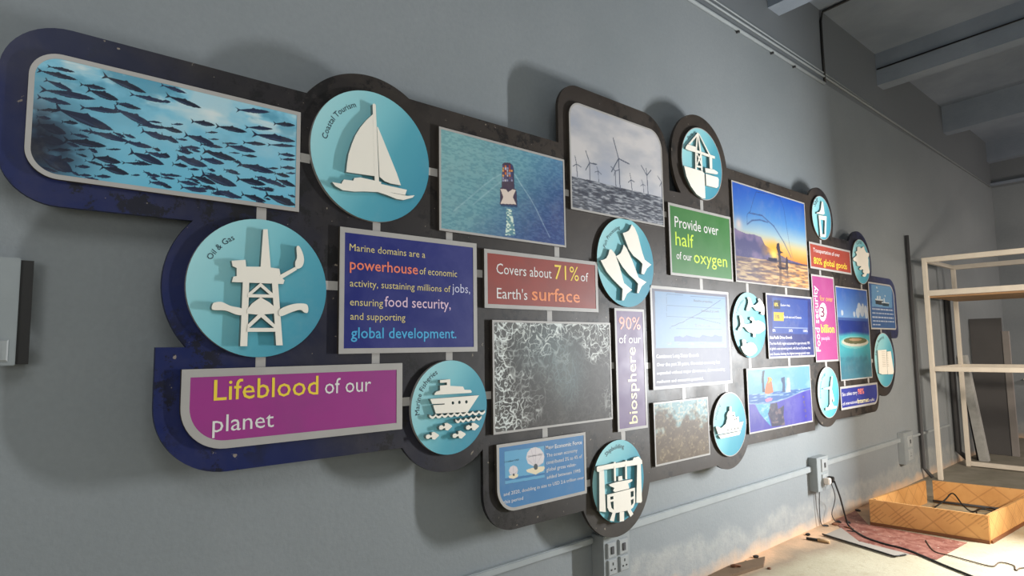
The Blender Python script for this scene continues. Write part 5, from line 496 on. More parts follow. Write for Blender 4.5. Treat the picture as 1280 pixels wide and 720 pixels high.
def paint_pearl():
    h, wd = 180, 300; P = Pic(h, wd, (74, 128, 178)); P.mix(fbm(h, wd, 6, 8, 4, 400) * 0.25, (100, 150, 194)); asp = 1.94
    P.poly(PR['pearl_inset'], (106, 170, 206)); q = PR['pearl_inset']; P.line(q + [q[0]], 0.006, (70, 110, 150), 0.9, asp); P.poly(PR['pearl_shadow'], (54, 110, 166), 0.8)
    for a, b, c in (('pearl_big', 'pearl_bigb', 'pearl_p1'), ('pearl_sm', 'pearl_smb', 'pearl_p2')):
        P.poly(PR[a], (222, 214, 216)); cx, cy = PR[a][8] if a == 'pearl_big' else PR[a][5]; n = len(PR[a])
        ce = np.mean(PR[a], axis=0); bot = (ce[0], min(y for x, y in PR[a]))
        for x, y in PR[a][::2]: P.line([bot, (x, y)], 0.006, (176, 164, 172), 0.7, asp)
        P.poly(PR[b], (238, 222, 190)); P.poly(PR[c], (78, 84, 86))
    return P
def paint_graph():
    h, wd = 230, 300; P = Pic(h, wd, (122, 122, 142)); P.mix(P.S * 0.3, (100, 106, 134)); asp = 1.44
    P.poly(PR['gr_inset'], (150, 186, 226)); W_ = PR['gr_waves']; P.poly(W_, (96, 112, 176), 0.8)
    for i, l in enumerate(PR['gr_lines']): P.line(l, 0.007 if i > 4 else 0.004, (70, 82, 116), 0.75, asp)
    return P
def paint_bars():
    h, wd = 150, 200; P = Pic(h, wd, (28, 40, 128)); asp = 1.6; f = fbm(h, wd, 5, 6, 4, 500)
    P.poly(PR['ba_inset'], (40, 76, 170)); P.mix(np.clip((f - 0.5) * 4, 0, 1) * 0.3, (90, 120, 200)); P.poly(PR['ba_b1'], (44, 46, 70)); P.poly(PR['ba_b2'], (240, 200, 40)); P.line(PR['ba_ax'], 0.012, (200, 210, 235), 0.8, asp); return P
def paint_blues():
    h, wd = 150, 150; P = Pic(h, wd, (66, 104, 158)); P.poly(PR['bl_inset'], (110, 162, 206)); P.poly(PR['bl_s1'], (36, 48, 62)); P.poly(PR['bl_s2'], (36, 66, 84))
    for q in PR['bl_w']: P.poly(q, (216, 226, 232))
    for q in PR['bl_rows']:
        (x0, y0), (x1, y1) = q; x = x0; y = (y0 + y1) / 2
        while x < x1 - 0.02:
            L = 0.03 + rng.random() * 0.09; P.poly([(x, y + 0.014), (min(x + L, x1), y + 0.014), (min(x + L, x1), y - 0.016), (x, y - 0.016)], (196, 206, 226)); x += L + 0.018
    return P

# ================================================================ STRUCTURE
WY = 2.332
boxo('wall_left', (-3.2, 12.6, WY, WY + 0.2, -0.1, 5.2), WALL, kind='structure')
boxo('wall_far', (12.3, 12.5, -3.4, WY, -0.1, 5.2), WALL, kind='structure')
boxo('wall_right', (-3.2, 12.6, -3.6, -3.4, -0.1, 5.2), WALL, kind='structure')
boxo('wall_back', (-3.4, -3.2, -3.6, WY, -0.1, 5.2), WALL, kind='structure')
boxo('floor', (-3.2, 12.5, -3.4, WY, -0.1, 0.0), FLOOR, kind='structure')
def slope_box(name, x0, x1, y0, y1, z0, z1, mat, k=0.045, kind='structure', parent=None):
    bm = bmesh.new(); box(bm, x0, x1, y0, y1, z0, z1)
    for v in bm.verts: v.co.z += (WY - v.co.y) * k
    return bm_link(name, bm, mat, parent, kind)
slope_box('ceiling', -3.2, 12.5, -3.4, WY, 4.62, 4.72, CEIL)
for i, (x0, x1) in enumerate(((0.1, 0.3), (2.55, 2.75), (4.95, 5.15), (7.42, 7.60), (9.82, 10.0))):
    slope_box('trim_%d' % (i + 1), x0, x1, -3.4, WY, 4.262, 4.62, CEIL)
slope_box('trim_6', 12.15, 12.3, -3.4, WY, 4.30, 4.62, CEIL)
slope_box('trim_7', 12.24, 12.3, -3.4, WY, 3.93, 3.97, CEIL, k=0.02)

# ================================================================ CONDUITS, PIPES
tag(bm_link('conduit', tube([(-1, WY - 0.014, 3.885), (5.98, WY - 0.014, 3.885)], 0.014), TRUNK), 'thick grey conduit high on the wall, the lowest one, ending below the hanging black cable', 'conduit')
tag(bm_link('conduit', tube([(-1, WY - 0.010, 3.975), (5.95, WY - 0.010, 3.96), (12.2, WY - 0.010, 3.90)], 0.010, sm=1), TRUNK), 'thin grey conduit high on the wall running on to the far corner', 'conduit')
tag(bm_link('conduit', tube([(-1, WY - 0.008, 4.045), (5.9, WY - 0.008, 3.995), (7.2, WY - 0.008, 3.975)], 0.007, sm=1), TRUNK), 'thin grey conduit high on the wall, uppermost of the three', 'conduit')
for x, lb in ((4.4, 'nearest'), (4.95, 'middle'), (5.35, 'farthest')):
    tag(boxo('conduit_clip', (x, x + 0.014, WY - 0.026, WY, 3.858, 3.872), DPIPE), lb + ' of three small dark clips under the lowest high conduit', 'clip', 'clips under the conduit')
tag(bm_link('hanging_cable', tube([(6.0, WY - 0.01, 3.90), (5.985, WY - 0.012, 4.2), (5.99, WY - 0.01, 4.5), (6.02, WY - 0.02, 4.60), (6.02, 1.9, 4.63), (6.02, 0.5, 4.69)], 0.012, sm=1), DARK), 'black cable dropping from the ceiling down the wall to the conduit', 'cable')
tag(bm_link('beam_cable', tube([(7.412, WY - 0.01, 4.44), (7.412, 0.5, 4.52), (7.412, -1.5, 4.61)], 0.008, sm=1), DARK), 'black cable running along the face of the ceiling beam', 'cable')
t_ = tag(bm_link('drain_pipe', tube([(7.93, WY - 0.03, 2.66), (7.93, WY - 0.03, 0.12), (7.95, WY - 0.10, 0.03)], 0.020, sm=1), DPIPE), 'dark vertical pipe on the wall left of the white shelving frame', 'pipe')
tag(bm_link('drain_pipe', tube([(9.22, WY - 0.04, 2.1), (9.22, WY - 0.04, 0.15), (9.25, WY - 0.14, 0.05)], 0.035, sm=1), DPIPE), 'dark vertical pipe behind the left side of the white shelving frame', 'pipe')

# ================================================================ TRUNKING, SOCKETS
def trunking(x0, x1, z, hgt, label):
    bm = bmesh.new(); box(bm, x0, x1, WY - 0.022, WY, z - hgt / 2, z + hgt / 2); box(bm, x0, x1, WY - 0.027, WY - 0.022, z - hgt / 2 + 0.004, z + hgt / 2 - 0.004)
    tag(bm_link('cable_trunking', bm, TRUNK), label, 'trunking')
trunking(-1.0, 2.585, 0.455, 0.034, 'grey cable trunking low on the wall left of the four-plate socket box')
trunking(2.83, 5.215, 0.470, 0.044, 'grey cable trunking low on the wall between the two nearer socket boxes')
trunking(5.47, 7.28, 0.480, 0.040, 'grey cable trunking low on the wall right of the box with plugs')
trunking(7.58, 9.0, 0.480, 0.022, 'thin grey cable trunking low on the wall behind the shelving frame post')
def plate(parent, cx, cz, y, kind, sx=0.072, sz=0.078):
    pl = bm_link('socket_plate' if kind == 's' else 'switch_plate', (lambda b: b)(mkplate(cx, cz, y, sx, sz)), PLATE, parent)
    if kind == 's':
        bm = bmesh.new()
        for dx, dz, a, b in ((0, 0.016, 0.004, 0.007), (-0.014, -0.012, 0.006, 0.004), (0.014, -0.012, 0.006, 0.004)):
            box(bm, cx + dx - a, cx + dx + a, y - 0.0108, y - 0.0098, cz + dz - b, cz + dz + b)
        bm_link('socket_hole', bm, DARK, parent)
    elif kind == 'w':
        bm = bmesh.new(); v = box(bm, cx - 0.010, cx + 0.010, y - 0.015, y - 0.0098, cz - 0.02, cz + 0.018)
        bm_link('rocker', bm, DPIPE, parent)
    elif kind == 'l':
        bm = bmesh.new(); v = box(bm, cx - 0.009, cx + 0.009, y - 0.016, y - 0.0098, cz - 0.022, cz + 0.022); v[4].co.y += .003; v[5].co.y += .003
        bm_link('rocker', bm, PLATE, parent)
    return pl
def mkplate(cx, cz, y, sx, sz):
    bm = bmesh.new(); box(bm, cx - sx / 2, cx + sx / 2, y - 0.010, y, cz - sz / 2, cz + sz / 2)
    bmesh.ops.bevel(bm, geom=[e for e in bm.edges if all(v.co.y < y - 0.009 for v in e.verts)], offset=0.004, segments=1, affect='EDGES'); return bm
t = empty('socket_box', (2.71, WY, 0.24), 'grey wall box with two switches above two sockets, under the display board', 'socket box')
boxo('box_body', (2.60, 2.82, 2.25, WY, 0.235, 0.482), GREYB, t, bev=0.003)
plate(t, 2.661, 0.405, 2.25, 'w'); plate(t, 2.757, 0.405, 2.25, 'w'); plate(t, 2.664, 0.318, 2.25, 's'); plate(t, 2.760, 0.318, 2.25, 's')
t = empty('socket_box', (5.32, WY, 0.29), 'grey wall box with white plugs pushed in, near the orange-brown tray', 'socket box')
boxo('box_body', (5.215, 5.43, 2.262, WY, 0.295, 0.560), GREYB, t, bev=0.003)
plate(t, 5.34, 0.495, 2.262, 'w', 0.10, 0.10); plate(t, 5.34, 0.375, 2.262, 's', 0.10, 0.10)
t = empty('socket_box', (7.43, WY, 0.24), 'grey wall box with two dull plates left of the dark vertical pipe', 'socket box')
boxo('box_body', (7.28, 7.56, 2.272, WY, 0.24, 0.555), GREYB, t, bev=0.003)
plate(t, 7.43, 0.46, 2.272, 'w', 0.12, 0.11); plate(t, 7.43, 0.325, 2.272, 's', 0.12, 0.11)
def plug(x, z, lab, m):
    bm = bmesh.new(); box(bm, x - 0.024, x + 0.024, 2.205, 2.2515, z - 0.024, z + 0.024); bmesh.ops.bevel(bm, geom=list(bm.edges), offset=0.006, segments=2, affect='EDGES')
    tag(bm_link('plug', bm, m), lab, 'plug')
plug(5.315, 0.375, 'pale plug in the wall box, the left one', simple('plug_white', hx(225, 215, 205), 0.4)); plug(5.375, 0.378, 'black plug in the wall box, the right one', DARK)
# thin wires and flexes
tag(bm_link('power_cable', tube([(5.375, 2.20, 0.37), (5.39, 2.17, 0.25), (5.44, 2.16, 0.10), (5.46, 2.139, 0.012), (5.271, 1.964, 0.008), (5.188, 1.80, 0.008), (5.15, 1.632, 0.008), (4.973, 1.369, 0.008), (4.863, 1.192, 0.008), (4.6, 0.8, 0.008)], 0.007, sm=6), DARK), 'long black cable from the plug curving across the pale floor', 'cable')
tag(bm_link('thin_wire', tube([(5.30, 2.29, 0.295), (5.305, 2.30, 0.15), (5.32, 2.30, 0.03), (5.36, 2.27, 0.006)], 0.004, sm=5), DPIPE), 'thin grey wire hanging straight from the wall box to the floor', 'wire')
tag(bm_link('thin_wire', tube([(5.315, 2.20, 0.36), (5.42, 2.22, 0.25), (5.52, 2.27, 0.16), (5.46, 2.27, 0.08), (5.50, 2.25, 0.006)], 0.0035, sm=5), DPIPE), 'thin wire looping from the pale plug down to the floor', 'wire')
tag(bm_link('thin_wire', tube([(5.5, 1.62, 0.006), (5.26, 1.50, 0.006), (5.23, 1.388, 0.006), (5.193, 1.266, 0.006), (5.176, 1.153, 0.006), (5.305, 1.136, 0.006), (5.293, 1.06, 0.006), (5.2, 1.03, 0.006), (5.304, 0.98, 0.006), (5.35, 0.6, 0.006)], 0.004, sm=6), simple('brown_wire', hx(84, 62, 44), 0.6)), 'thin brown wire with a kink on the floor in front of the tray', 'wire')
# electrical cover box at the left edge of the frame
t = empty('electrical_box', (0.0, WY, 1.44), 'grey electrical cover box with a dark strip at its right end, left of the board', 'electrical box')
boxo('box_body', (-0.35, 0.166, 2.262, WY, 1.443, 1.738), DARK, t)  # dark body runs past the cover at its right end
boxo('cover', (-0.36, 0.135, 2.245, 2.262, 1.44, 1.742), GREYB, t, bev=0.002)
plate(t, 0.093, 1.482, 2.245, 'l', 0.05, 0.06)

# ================================================================ DISPLAY BOARD
U = lambda u, v: (u * 2.2, v * 2.2 + H)
out = []
def Lp(*pts):
    for u, v in pts: out.append(U(u, v))
def Arc(cu, cv, r, a0, a1, n=24):
    for k in range(n + 1):
        a = R(a0 + (a1 - a0) * k / n); out.append(U(cu + r * math.cos(a), cv + r * math.sin(a)))
def dang(d, r, du=None, dv=None, sgn=1):
    if dv is not None: return math.degrees(math.atan2(dv, sgn * math.sqrt(r * r - dv * dv)))
    return math.degrees(math.atan2(sgn * math.sqrt(r * r - du * du), du))
DC = {k: (v[0] / 2.2, (v[1] - H) / 2.2) for k, v in DSC.items()}
def DArc(d, r, zin, sin_, zout, sout, clockwise=True):
    cu, cv = DC[d]; a0 = dang(d, r, dv=zin - cv, sgn=sin_); a1 = dang(d, r, dv=zout - cv, sgn=sout)
    while a1 > a0: a1 -= 360
    Arc(cu, cv, r, a0, a1, 32)
Arc(.101, .362, .075, 180, 90, 12)
DArc('tour', .152, .437, -1, .479, 1)
Lp((1.043, .479)); Arc(1.113, .564, .070, 180, 90, 12); Arc(1.375, .524, .110, 90, 0, 14); Lp((1.485, .433))
DArc('crane', .150, .435, -1, .555, 1)
DArc('bot', .119, .555, -1, .418, 1)
DArc('coral', .130, .418, -1, .290, 1)
Arc(3.18, .215, .075, 90, 0, 12); Arc(3.215, .06, .04, 0, -90, 6)
DArc('book', .155, .02, 1, -.217, -1)
Arc(2.90, -.225, .06, 0, -90, 8)
cu, cv = DC['windd']; a0 = math.degrees(math.asin((-.285 - cv) / .126)); Arc(cu, cv, .126, a0, -180 + math.degrees(math.acos(.1155 / .126)), 24)
Lp((2.325, -.306))
DArc('boat', .131, -.306, 1, -.345, -1)
DArc('yard', .131, -.345, 1, -.371, -1)
Arc(.887, -.291, .080, 270, 180, 12)
cu, cv = DC['fisheries']; Arc(cu, cv, .122, math.degrees(math.atan2(-.089, .0833)), math.degrees(math.atan2(-.066, -.1026)), 20)
Arc(.3175, -.076, .101, 270, 180, 16); Lp((.2165, .008))
cu, cv = DC['oil']; Arc(cu, cv, .138, math.degrees(math.atan2(-.092, -.1029)), math.degrees(math.atan2(.0955, -.0995)) - 360, 28)
Arc(.096, .260, .066, 270, 180, 12)
YB = 2.215
B = empty('display_board', (3.6, WY, 1.6), 'long dark-blue to black cut-out backing board mounted proud of the grey wall', 'display board')
bm = bmesh.new(); prism(bm, [out[::-1]], YB, YB + 0.018)
BOARDO = bm_link('backing_sheet', bm, BOARD, B)
for x, z in ((0.5, 2.2), (1.2, 2.25), (0.9, 1.3), (1.6, 1.2), (2.6, 2.3), (2.3, 0.95), (3.4, 1.2), (3.8, 2.3), (4.8, 2.2), (4.7, 1.1), (5.9, 1.5), (6.5, 1.8)):
    boxo('mounting_block', (x - 0.05, x + 0.05, YB + 0.018, WY, z - 0.05, z + 0.05), DPIPE, B)
def ext(e, kind, c, low):
    if e in PAN:
        x0, x1, z0, z1 = PAN[e]; return {('V', 0): z1, ('V', 1): z0, ('H', 0): x1, ('H', 1): x0}[(kind, low)]
    cx, cz, r = DSC[e]; r = r + 0.0005
    if kind == 'V': d = math.sqrt(max(r * r - (c - cx) ** 2, 0)); return cz + d if low == 0 else cz - d
    d = math.sqrt(max(r * r - (c - cz) ** 2, 0)); return cx + d if low == 0 else cx - d
for kind, c, a, b in CONN:
    lo, hi = ext(a, kind, c, 0), ext(b, kind, c, 1); hw = 0.017
    if hi - lo < 0.004: continue
    bm = bmesh.new()
    if kind == 'V': box(bm, c - hw, c + hw, YB - 0.0006, YB, lo, hi)
    else: box(bm, lo, hi, YB - 0.0006, YB, c - hw, c + hw)
    bm_link('connector_strip', bm, RIM, B)

# ---- panels
RAD = {'fish': (.078, 0, 0, .082), 'wind': (.085, .115, 0, 0), 'purple': (0, 0, 0, .14), 'pearl': (0, 0, 0, .11), 'blues': (0, .12, 0.03, 0), 'cables': (0, 0, .10, 0)}
BORD = {'marine': .020, 'surf': .018, 'purple': .026, 'fish': .014, 'green': .016, 'ninety': .014, 'pink': .014, 'red80': .016, 'cables': .018, 'blues': .014, 'graph': .018, 'pearl': .014, 'bars': .014}
PAINT = {'fish': paint_fish, 'ship': paint_ship, 'wind': paint_wind, 'foam': paint_foam, 'brown': paint_brown, 'sunset': paint_sunset, 'under': paint_under, 'island': paint_island, 'pearl': paint_pearl, 'graph': paint_graph, 'bars': paint_bars, 'blues': paint_blues}
def flat(name, c, mott, amt=0.3):
    t = NT(name); t.base(t.mix(t.mr(t.noise(5, 6, 0.62, dist=0.6), 0.42, 0.75, 0, amt), hx(*c), hx(*mott))); t.rough(t.mr(t.noise(9, 4), .3, .7, .42, .52)); t.b.inputs['Specular IOR Level'].default_value = 0.38; return t.m
FLATC = {'marine': flat('navy_print', (27, 36, 116), (92, 92, 150), .32), 'surf': flat('rust_print', (150, 62, 52), (112, 66, 62), .5), 'purple': flat('magenta_print', (160, 56, 136), (140, 66, 128), .5),
         'green': flat('green_print', (52, 116, 52), (80, 128, 70), .4), 'ninety': flat('lilac_print', (112, 92, 130), (140, 120, 146), .5), 'pink': flat('pink_print', (158, 62, 120), (172, 92, 136), .4),
         'red80': flat('red_print', (160, 64, 50), (170, 94, 82), .3), 'cables': flat('indigo_print', (44, 50, 128), (84, 90, 150), .3)}
LAB = {'marine': ('navy blue panel with the powerhouse and global development text', 'sign panel'), 'ship': ('photo panel of a container ship seen from above', 'photo panel'),
 'surf': ('rust red panel reading Covers about 71% of Earth\'s surface', 'sign panel'), 'foam': ('photo panel of dark sea streaked with white foam', 'photo panel'), 'green': ('green panel reading Provide over half of our oxygen', 'sign panel'),
 'ninety': ('tall narrow lilac panel reading 90% of our biosphere', 'sign panel'), 'graph': ('pale blue and grey panel with a line graph and white text', 'sign panel'), 'brown': ('small photo panel of brown sea with foam along its top', 'photo panel'),
 'sunset': ('photo panel of a net caster in a boat at sunset', 'photo panel'), 'bars': ('dark blue panel with a yellow bar and small white text', 'sign panel'), 'under': ('photo panel split between blue sky and purple underwater', 'photo panel'),
 'red80': ('small red panel reading Transportation of over 80% global goods', 'sign panel'), 'pink': ('tall narrow pink panel reading Food security', 'sign panel'), 'island': ('tall photo panel of a small island in a lagoon', 'photo panel'),
 'purple': ('magenta panel reading Lifeblood of our planet', 'sign panel'), 'pearl': ('blue panel with two pearl shells and the Economic Force text', 'sign panel'), 'wind': ('photo panel of offshore wind turbines, rounded at the top', 'photo panel'),
 'fish': ('wide photo panel of a shoal of dark fish', 'photo panel'), 'blues': ('small blue panel with two ships above lines of text', 'sign panel'), 'cables': ('small indigo panel about sea cables and Internet traffic', 'sign panel')}
PY = 2.2
DIM = {'under': .74, 'graph': .84, 'bars': .78, 'island': .76, 'sunset': .88, 'brown': .9, 'blues': .85}      # brightness factor for each print's colours
def pic(k):
    q = PAINT[k](); q.k = DIM.get(k, 1.0); return q
for k, (x0, x1, z0, z1) in PAN.items():
    lab, cat = LAB[k]; r = RAD.get(k, (0, 0, 0, 0)); bd = BORD.get(k, 0.010)
    t = empty('photo_panel' if cat == 'photo panel' else 'sign_panel', ((x0 + x1) / 2, YB, z0), lab + ' on the display board', cat)
    bm = bmesh.new(); prism(bm, [rrect(x0, x1, z0, z1, r)], PY + 0.002, YB); bm_link('backing', bm, EDGE, t)
    ri = tuple(max(q - bd, 0) for q in r); inner = rrect(x0 + bd, x1 - bd, z0 + bd, z1 - bd, ri)
    bm = bmesh.new(); prism(bm, [rrect(x0, x1, z0, z1, r), inner], PY, PY + 0.0025); bm_link('border', bm, RIM, t)
    if k in PAINT: pr_ = pic(k).sheet(x0 + bd * .6, x1 - bd * .6, z0 + bd * .6, z1 - bd * .6, PY + 0.001, t) if not any(r) else None
    if k in PAINT and any(r):
        # rounded sheets: drop the cells beyond the rounded corners (they end under the border)
        pr_ = pic(k).sheet(x0 + bd * .6, x1 - bd * .6, z0 + bd * .6, z1 - bd * .6, PY + 0.001, t); me = pr_.data
        org = t.location; bm = bmesh.new(); bm.from_mesh(me); kill = []
        for f in bm.faces:
            c = f.calc_center_median() + org
            for (cx, cz, q, sx, sz) in ((x0, z1, r[0], 1, -1), (x1, z1, r[1], -1, -1), (x1, z0, r[2], -1, 1), (x0, z0, r[3], 1, 1)):
                if q and (c.x - cx) * sx < q and (c.z - cz) * sz < q and math.hypot(c.x - cx - sx * q, c.z - cz - sz * q) > q - bd * .45: kill.append(f); break
        bmesh.ops.delete(bm, geom=kill, context='FACES'); bm.to_mesh(me); bm.free()
    if k in FLATC:
        bm = bmesh.new(); prism(bm, [inner], PY + 0.0012, PY + 0.002); bm_link('print', bm, FLATC[k], t)
    if k == 'pink':
        bm = bmesh.new(); prism(bm, [[(x0 + a * (x1 - x0), z0 + b * (z1 - z0)) for a, b in PR['pink_oval']]], PY + 0.0006, PY + 0.0012); bm_link('white_oval', bm, ink('white'), t)
    for s, X, Z, wd_, cp, col, off, rot in TXT.get(k, []):
        lettering(s, X, Z, wd_, cp, col, off, rot, PY + 0.0004 if k != 'pink' or s != '3' else PY + 0.0003, t)

# ---- discs
DL = {'oil': ('round blue disc with a white oil rig, marked Oil & Gas',), 'tour': ('largest round blue disc with a white sailing boat, marked Coastal Tourism',), 'fisheries': ('round blue disc with a white ship above four small fish',),
 'yard': ('round blue disc with a ship under a gantry, marked Shipbuilding',), 'proc': ('round blue disc with three headless white fish, marked Fish Processing',), 'crane': ('round blue disc with a white harbour crane and ship',),
 'fishd': ('round blue disc with three white whale-like fish',), 'boat': ('round blue disc with a white patrol boat',), 'bot': ('small round blue disc with a white bottle shape',), 'coral': ('small round blue disc with a white coral shape',),
 'windd': ('small round blue disc with a white wind turbine',), 'book': ('rightmost round blue disc with a white open book',)}
ARC = {'oil': ('Oil & Gas', 153.3, 119.9, .183), 'tour': ('Coastal Tourism', 172, 113, .199), 'fisheries': ('Marine Fisheries', 187, 115, .156), 'proc': ('Fish Processing', 160, 105, .190), 'yard': ('Shipbuilding', 126, 74, .168),
 'crane': ('Ports', 139, 120, .2), 'fishd': ('Aquaculture', 157, 111, .176), 'boat': ('Shipping', 167, 130, .167), 'bot': ('Salt', 148, 111, .142), 'windd': ('Renewable Energy', 194, 106, .150), 'book': ('Marine Research', 167, 84, .2), 'coral': ('Coral', 118, 80, .168)}
for k, (cx, cz, r) in DSC.items():
    t = empty('icon_disc', (cx, YB, cz - r), DL[k][0] + ', on the display board', 'disc sign')
    ring = [(cx + r * math.cos(2 * math.pi * i / 72), cz + r * math.sin(2 * math.pi * i / 72)) for i in range(72)]
    bm = bmesh.new(); prism(bm, [ring], PY, YB, side=1); o = bm_link('disc', bm, [DISC, RIM if k in ('oil', 'tour', 'fisheries') else EDGE], t)
    rin = [(cx + (r - .005) * math.cos(2 * math.pi * i / 72), cz + (r - .005) * math.sin(2 * math.pi * i / 72)) for i in range(72)]
    if k in ('bot', 'coral', 'windd', 'book', 'crane', 'boat'):
        bm = bmesh.new(); prism(bm, [ring, rin], PY - 0.0006, PY); bm_link('rim', bm, RIM, t)
    for i, (sm_, rings) in enumerate(ICON[k]):
        rr = [[(cx + a, cz + b) for a, b in (smooth(q) if sm_ else q)] for q in rings]
        bm = bmesh.new(); prism(bm, rr, PY - (0.0170 if cx < 3.2 else 0.0125) - 0.00025 * i, PY, side=1); bm_link('icon', bm, [CREAM, CREAME], t)
    a = ARC[k]; arc_lettering(a[0], cx, cz, a[3], a[1], a[2], PY - 0.0008, t)
    if k == 'book':
        bm = bmesh.new()
        for j in range(9):
            z = cz + 0.075 - j * 0.017; box(bm, cx - 0.10, cx - 0.01, PY - 0.0134, PY - 0.0130, z, z + 0.003); box(bm, cx + 0.015, cx + 0.07, PY - 0.0134, PY - 0.0130, z, z + 0.003)
        bm_link('page_lines', bm, simple('page_line_ink', hx(170, 160, 140), .6), t)

# ================================================================ SHELVING FRAME
t = empty('shelving_frame', (8.5, 1.5, 0), 'tall white metal shelving frame standing end-on to the grey wall', 'shelving')
def angle(name, p0, p1, wdt=0.05):
    """square white steel section between two corner points"""
    bm = bmesh.new(); x0, y0, z0 = p0; x1, y1, z1 = p1; box(bm, min(x0, x1), max(x0, x1), min(y0, y1), max(y0, y1), min(z0, z1), max(z0, z1))
    bmesh.ops.bevel(bm, geom=list(bm.edges), offset=0.003, segments=1, affect='EDGES'); return bm_link(name, bm, STEEL, t)
FX, BX, YL, YR = 8.0, 9.1, 2.20, -0.6
for x in (FX, BX):
    for y in (YL, YR): angle('post', (x, y - 0.045, 0), (x + 0.045, y, 2.40))
for x in (FX, BX):
    for z, hgt in ((2.345, .055), (1.975, .06), (1.155, .05)): angle('beam', (x, YR, z), (x + 0.045, YL - 0.045, z + hgt))
    if x == BX: angle('beam', (x, YR, 0.01), (x + 0.045, YL - 0.045, 0.06))
for y in (YL, YR):
    for z in (2.35, 1.985, 1.16): angle('side_rail', (FX + 0.045, y - 0.04, z), (BX, y, z + 0.045))
boxo('shelf_board', (FX + 0.045, BX, YR, YL - 0.045, 1.955, 1.974), PLY, t)
boxo('shelf_board', (FX + 0.045, BX, YR, YL - 0.045, 1.14, 1.155), DGREY, t) if False else None

# ================================================================ THINGS BEHIND THE FRAME
bm = bmesh.new(); v = box(bm, 9.60, 9.72, 2.09, 2.18, 0.0, 1.30)
for q in v[4:]: q.co.y += 0.145
for q in v[:4]: q.co.y += -0.0
tag(bm_link('leaning_plank', bm, LGREY), 'whitish scuffed plank leaning on the wall behind the shelving frame', 'plank')
bm = bmesh.new(); v = box(bm, 9.66, 9.9, 2.20, 2.215, 0.0, 1.15)  # dark sheet added in place of the shade beside the plank
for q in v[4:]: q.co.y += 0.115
tag(bm_link('shade_wedge', bm, DARK), 'black wedge put in as the shade just behind the whitish plank', 'shade wedge')
t = empty('partition_screen', (10.3, 2.1, 0), 'large dark grey upright screen with a pale right edge behind the shelving frame', 'screen')
boxo('sheet', (10.3, 10.33, 1.975, 2.325, 0.0, 1.775), DGREY, t)
boxo('edge_strip', (10.28, 10.34, 1.905, 1.975, 0.0, 1.60), simple('pale_edge', hx(150, 144, 140), .6), t)
tag(boxo('wall_rail', (12.2, 12.3, 1.0, 2.13, 0.88, 0.90), STEEL, None), 'thin white rail fixed on the far wall beyond the shelving frame', 'rail')

# ================================================================ TRAY
t = empty('wooden_tray', (6.3, 1.62, 0), 'shallow orange-brown wooden tray with lozenge veneer on the floor by the wall', 'tray')
A, Bc, Cc, Dc = Vector((5.68, 2.06)), Vector((5.75, 1.28)), Vector((6.98, 1.19)), Vector((6.86, 1.98))
def side(a, b, name, z1=0.2, th=0.018, gap0=0, gap1=0, inn=None):
    d = (b - a).normalized(); n = Vector((-d.y, d.x))
    c_ = (A + Bc + Cc + Dc) / 4
    if n.dot(c_ - a) < 0: n = -n
    a2 = a + d * gap0; b2 = b - d * gap1
    bm = bmesh.new(); q = [a2, b2, b2 + n * th, a2 + n * th]
    lo = [bm.verts.new((v.x, v.y, 0.0)) for v in q]; hi = [bm.verts.new((v.x, v.y, z1)) for v in q]
    bm.faces.new(lo[::-1]); bm.faces.new(hi)
    for i in range(4): bm.faces.new((lo[i], lo[(i + 1) % 4], hi[(i + 1) % 4], hi[i]))
    bmesh.ops.recalc_face_normals(bm, faces=bm.faces); o = bm_link(name, bm, TRAY, t)
    # skirting rail along the foot
    bm = bmesh.new(); q = [a2 - n * 0.012, b2 - n * 0.012, b2, a2]
    lo = [bm.verts.new((v.x, v.y, 0.0)) for v in q]; hi = [bm.verts.new((v.x, v.y, 0.022)) for v in q]
    bm.faces.new(lo[::-1]); bm.faces.new(hi)
    for i in range(4): bm.faces.new((lo[i], lo[(i + 1) % 4], hi[(i + 1) % 4], hi[i]))
    bmesh.ops.recalc_face_normals(bm, faces=bm.faces); bm_link('foot_rail', bm, PLYEDGE, o)
side(A, Bc, 'side_board'); side(Bc, Cc, 'side_board', gap0=0.02); side(Dc, Cc, 'side_board', gap0=0.05, gap1=0.02); side(A, Dc, 'side_board', gap0=0.02, gap1=0.06)
boxo('corner_post', (5.70, 5.722, 2.02, 2.042, 0, .2), PLYEDGE, t)
tag(bm_link('tray_wire', tube([(6.2, 1.80, .008), (6.45, 1.86, .008), (6.62, 1.86, .01), (6.70, 1.80, .07), (6.74, 1.745, .13), (6.68, 1.66, .05), (6.68, 1.60, .01), (6.78, 1.56, .02), (6.84, 1.50, .03), (6.80, 1.44, .01), (6.68, 1.47, .01), (6.60, 1.54, .01), (6.72, 1.56, .03), (6.80, 1.46, .012), (6.72, 1.36, .012)], 0.006, sm=6), DARK), 'black wavy wire lying inside the wooden tray', 'wire')
tag(bm_link('tray_bar', tube([(6.83, 1.93, .02), (6.90, 1.45, .02)], 0.011, sm=1), DPIPE), 'straight dark rod lying along the far side inside the tray', 'rod')

